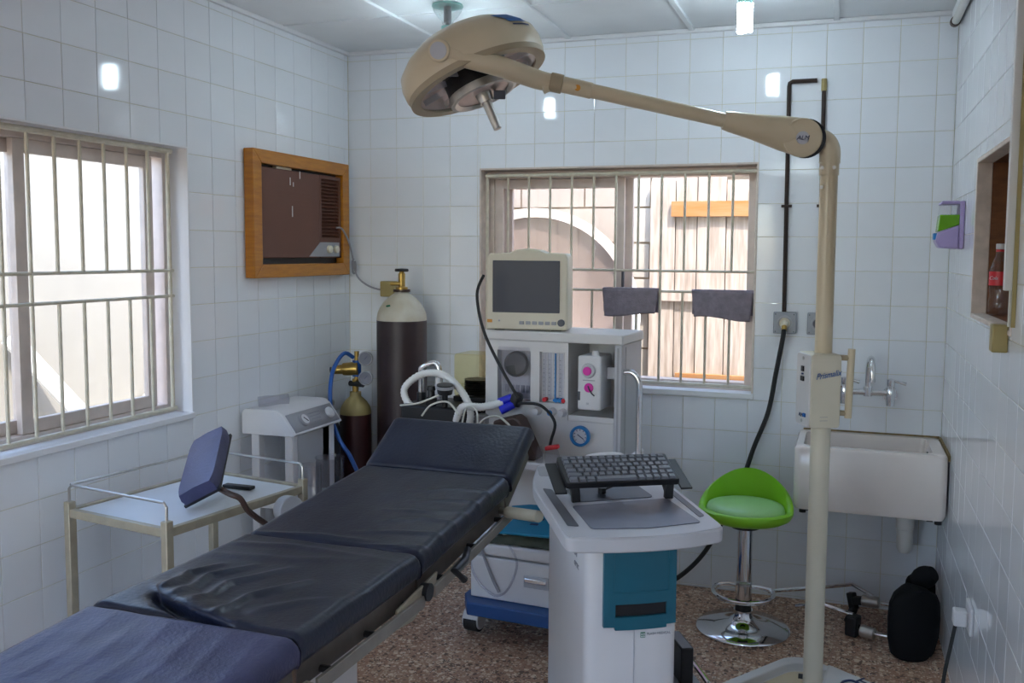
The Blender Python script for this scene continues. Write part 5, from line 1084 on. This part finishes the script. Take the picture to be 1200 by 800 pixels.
# ------------------------------------------------------------------ right wall: hatch, bottle, dispenser, trunking, socket
hc = thing('door_1', (W, -1.15, HZ0), 'brown wooden hatch recess in the right wall', None, kind='structure')
def ring_(b, y0, y1, z0, z1, t, xa, xb): return jambx(b, y0, y1, z0, z1, t, xa, xb)
ring_(MB(), HY0-0.003, HY1+0.003, HZ0-0.003, HZ1+0.003, 0.016, W-0.004, W+0.045).build('plaster_edge', 'plaster', hc, 0.003)
ring_(MB(), HY0, HY1, HZ0, HZ1, 0.012, W+0.045, W+0.25).build('wood_lining', 'hatchwood', hc)
bx('back_board', 'hatchwood', hc, W+0.235, W+0.25, HY0+0.012, HY1-0.012, HZ0+0.012, HZ1-0.012)
bo = thing('cola_bottle', (2.966, -0.945, HZ0+0.0135), 'clear cola bottle with a red label standing in the hatch', 'bottle')
bp3 = (2.966, -0.945, HZ0+0.0135)
MB().lathe([(0, 0.004), (0.024, 0.0), (0.031, 0.010), (0.032, 0.045), (0.027, 0.065), (0.029, 0.09), (0.031, 0.10), (0.031, 0.145), (0.026, 0.165), (0.016, 0.195), (0.0115, 0.212), (0.0115, 0.222)], bp3, (0, 0, 1), 26).build('bottle_body', 'clear', bo)
lb = MB().lathe([(0.0318, 0.100), (0.0318, 0.145)], bp3, (0, 0, 1), 26).build('paper_label', 'red', bo)
text('Cola', 0.016, V(bp3)+V((-0.022, -0.0245, 0.124)), (0.74, -0.67, 0), (0, 0, 1), 'white', lb, shear=0.35)
MB().cyl(V(bp3)+V((0, 0, 0.218)), V(bp3)+V((0, 0, 0.236)), 0.0145, n=18).build('cap', 'white', bo, 0.002)
MB().cyl(V(bp3)+V((0, 0, 0.210)), V(bp3)+V((0, 0, 0.217)), 0.0140, n=18).build('cap_ring', 'red', bo)
ds = thing('soap_dispenser', (W-0.04, -0.44, 1.605), 'lilac wall dispenser showing green liquid soap', 'dispenser')
dy0, dy1, dz0, dz1 = -0.50, -0.39, 1.610, 1.790
bx('back_plate', 'lilac', ds, W-0.018, W-0.001, dy0, dy1, dz0, dz1, 0.004)
dp = MB().prism([(W-0.018, dz0), (W-0.085, dz0+0.004), (W-0.098, dz0+0.028), (W-0.092, dz0+0.062), (W-0.018, dz0+0.090)], lambda a, c, d: (a, d, c), dy0, dy1).build('lower_cover', 'lilac', ds, 0.008, 3)
MB().prism([(W-0.018, dz0+0.091), (W-0.092, dz0+0.064), (W-0.086, dz0+0.128), (W-0.018, dz0+0.128)], lambda a, c, d: (a, d, c), dy0+0.002, dy1-0.002).build('soap', 'soap', ds, 0.003)
MB().prism([(W-0.018, dz0+0.129), (W-0.086, dz0+0.129), (W-0.080, dz1-0.010), (W-0.018, dz1-0.010)], lambda a, c, d: (a, d, c), dy0+0.004, dy1-0.004).build('clear_window', 'clear', ds, 0.003)
MB().prism([(W-0.018, dz1-0.012), (W-0.086, dz1-0.012), (W-0.080, dz1), (W-0.018, dz1)], lambda a, c, d: (a, d, c), dy0, dy1).build('top_cover', 'lilac', ds, 0.003)
MB().box(W-0.104, W-0.092, dy0+0.03, dy1-0.03, dz0+0.035, dz0+0.060).build('push_lever', 'ringblue', ds, 0.003)
tk = thing('cable_trunking', (W-0.012, -1.56, 1.32), 'white cable trunking running down the wall to a small box', 'trunking')
bx('trunk', 'pvc', tk, W-0.028, W-0.0005, -1.640, -1.612, 1.495, H-0.05, 0.002)
bx('trunk_edge', 'gold', tk, W-0.010, W-0.0005, -1.649, -1.640, 1.40, H-0.05)
MB().cyl((W-0.010, -1.62, 1.40), (W-0.010, -1.62, 1.50), 0.004, n=8).build('wire', 'wire', tk)
bx('junction_box', 'gold', tk, W-0.040, W-0.0005, -1.560, -1.510, 1.325, 1.400, 0.004)
cl_ = thing('ceiling_conduit', (W-0.03, -0.2, 2.52), 'white conduit pipe along the top of the right wall', 'conduit')
MB().tube([(W-0.022, -0.09, 2.545), (W-0.022, -2.4, 2.56)], 0.016, 12).build('pipe', 'pvc', cl_)
MB().cyl((W-0.022, -0.06, 2.547), (W-0.022, -0.10, 2.545), 0.020, n=14).build('end_collar', 'brownpad', cl_)
rs = thing('wall_socket', (W, -1.13, 0.40), 'white wall socket with a chunky white plug near the floor', 'socket')
bx('face_plate', 'white', rs, W-0.012, W-0.0005, -1.185, -1.075, 0.385, 0.475, 0.004)
bx('plug', 'white', rs, W-0.055, W-0.012, -1.150, -1.100, 0.400, 0.450, 0.006)
hose('plug_cable', [(W-0.045, -1.125, 0.402), (W-0.060, -1.16, 0.345), (W-0.085, -1.22, 0.24), (W-0.10, -1.32, 0.10), (W-0.10, -1.45, 0.012), (W-0.12, -1.7, 0.008)], 0.006, 'rubber', 'black cable hanging from the white wall socket to the floor', 'cable', False)

# ------------------------------------------------------------------ leg holders lying in the corner
for k in range(2):
    lh = thing('leg_holder', ((2.70, -0.36, 0), (2.68, -0.22, 0))[k], ('black padded leg holder leaning on the right wall with a chrome rod', 'black leg holder with a chrome rod lying against the back wall')[k], 'leg holder', group=None)
    if k == 0:
        b = MB(); rows = []
        prof = [(0.0, 0.060), (0.02, 0.088), (0.08, 0.103), (0.15, 0.106), (0.21, 0.102), (0.245, 0.085), (0.262, 0.055), (0.268, 0.02)]
        for u, hw in prof:
            row = []
            for q in range(13):
                a = PI*q/12; row.append(V((2.775+0.02*u, -0.47+0.12*u, u+0.004))+V((0.92, 0.38, 0))*(-hw*math.cos(a))+V((-0.38, 0.92, 0))*(0.075*math.sin(a)-0.03))
            for q in range(13):
                a = PI*(12-q)/12; row.append(V((2.775+0.02*u, -0.47+0.12*u, u+0.004))+V((0.92, 0.38, 0))*(-hw*0.96*math.cos(a))+V((-0.38, 0.92, 0))*(-0.035*math.sin(a)-0.03))
            rows.append(row)
        n = 26
        b.add([p for r_ in rows for p in r_], [(j*n+i, j*n+(i+1) % n, (j+1)*n+(i+1) % n, (j+1)*n+i) for j in range(len(rows)-1) for i in range(n)]+[list(range(n))[::-1], list(range((len(rows)-1)*n, len(rows)*n))])
        b.build('padded_shell', 'blackfoam', lh, smooth=60)
        MB().tube(smooth_path([(2.58, -0.33, 0.052), (2.60, -0.36, 0.045), (2.655, -0.41, 0.048), (2.73, -0.44, 0.055)], 4), 0.009, 10).build('rod', 'chrome', lh)
        MB().cyl((2.595, -0.375, 0.042), (2.648, -0.40, 0.040), 0.024, n=20).build('clamp_knob', 'steel', lh, 0.004)
        MB().obox((2.565, -0.34, 0.045), (0.05, 0.06, 0.085), (0.9, -0.4, 0), (0.4, 0.9, 0), (0, 0, 1)).build('clamp', 'black', lh, 0.008)
        MB().tube([(2.565, -0.33, 0.085), (2.44, -0.27, 0.09), (2.33, -0.22, 0.05)], 0.009, 10).build('long_rod', 'chrome', lh)
    else:
        b = MB(); b.lathe([(0, -0.045), (0.03, -0.045), (0.042, -0.02), (0.045, 0.0), (0.042, 0.02), (0.03, 0.045), (0, 0.045)], (2.830, -0.35, 0.285), (0.7, -0.4, 0.55), 22)
        b.build('padded_roll', 'blackfoam', lh)
        b = MB(); b.prism(rrect(-0.06, 0.06, 0.0, 0.27, 0.05, 5), lambda a, c, d: V((2.82, -0.28, 0.003))+V((0.8, -0.55, 0))*a+V((0, 0, 1))*c+V((0.55, 0.8, 0))*d, -0.02, 0.03); b.build('padded_shell', 'blackfoam', lh, 0.01)
        MB().tube([(2.675, -0.235, 0.115), (2.72, -0.25, 0.118), (2.80, -0.27, 0.12)], 0.009, 10).build('rod', 'chrome', lh)
        MB().cyl((2.60, -0.215, 0.110), (2.668, -0.232, 0.114), 0.024, n=20).build('clamp_knob', 'steel', lh, 0.004)
        b = MB(); b.beam((2.555, -0.19, 0.13), (2.57, -0.20, 0.06), 0.03, 0.035); b.beam((2.57, -0.20, 0.07), (2.545, -0.21, 0.0), 0.028, 0.03); b.beam((2.56, -0.2, 0.10), (2.61, -0.215, 0.108), 0.03, 0.034); b.build('clamp', 'black', lh, 0.005)
        MB().tube([(2.645, -0.19, 0.125), (2.56, -0.16, 0.155), (2.34, -0.10, 0.085), (2.20, -0.08, 0.05)], 0.008, 10).build('long_rod', 'chrome', lh)

# ------------------------------------------------------------------ ceiling lights
lf = thing('ceiling_light', (0.88, -0.70, 2.45), 'glass cup ceiling light above the surgical lamp head', 'ceiling light')
lc = (0.88, -0.70)
MB().lathe([(0, 0.0), (0.062, 0.0), (0.066, -0.008), (0, -0.010)], (*lc, H-0.001), (0, 0, 1), 28).build('ceiling_plate', 'bulbbase', lf)
MB().lathe([(0.064, -0.009), (0.058, -0.030), (0.040, -0.055), (0.026, -0.066), (0.020, -0.085), (0.024, -0.092)], (*lc, H), (0, 0, 1), 28).build('glass_shade', 'lampglass', lf)
MB().cyl((*lc, H-0.01), (*lc, H-0.075), 0.016, n=16).build('lamp_holder', 'grey', lf)
MB().lathe([(0, -0.105), (0.026, -0.105), (0.026, -0.090), (0, -0.088)], (*lc, H), (0, 0, 1), 20).build('holder_ring', 'bulbbase', lf)
def spiral(lc, z1, parent, m='bulb'):
    pts = [(lc[0]+0.021*math.cos(2*PI*k/24), lc[1]+0.021*math.sin(2*PI*k/24), z1-0.098*k/96) for k in range(97)]
    MB().tube(pts, 0.0085, 8).build('spiral_tube', m, parent)
    MB().tube([(2*lc[0]-x, 2*lc[1]-y, z) for x, y, z in pts], 0.0085, 8).build('spiral_tube', m, parent)
MB().cyl((*lc, H-0.075), (*lc, 2.455), 0.008, n=10).build('stem', 'grey', lf)
MB().lathe([(0.018, 0.0), (0.026, 0.0), (0.028, -0.012), (0.026, -0.026), (0, -0.026)], (*lc, 2.470), (0, 0, 1), 22).build('bulb_base', 'bulbbase', lf)
spiral(lc, 2.446, lf, 'bulb2')
bb = thing('ceiling_light', (2.10, -0.72, 2.38), 'lit white spiral bulb hanging from the ceiling', 'ceiling light')
lc = (2.10, -0.72)
MB().lathe([(0, 0), (0.055, 0.0), (0.058, -0.010), (0.035, -0.03), (0, -0.032)], (*lc, H-0.001), (0, 0, 1), 26).build('ceiling_plate', 'white', bb)
MB().cyl((*lc, H-0.03), (*lc, 2.532), 0.019, n=18).build('lamp_holder', 'grey', bb)
MB().lathe([(0.018, 0.0), (0.026, 0.0), (0.028, -0.012), (0.026, -0.026), (0, -0.026)], (*lc, 2.535), (0, 0, 1), 22).build('bulb_base', 'bulbbase', bb)
spiral(lc, 2.512, bb)
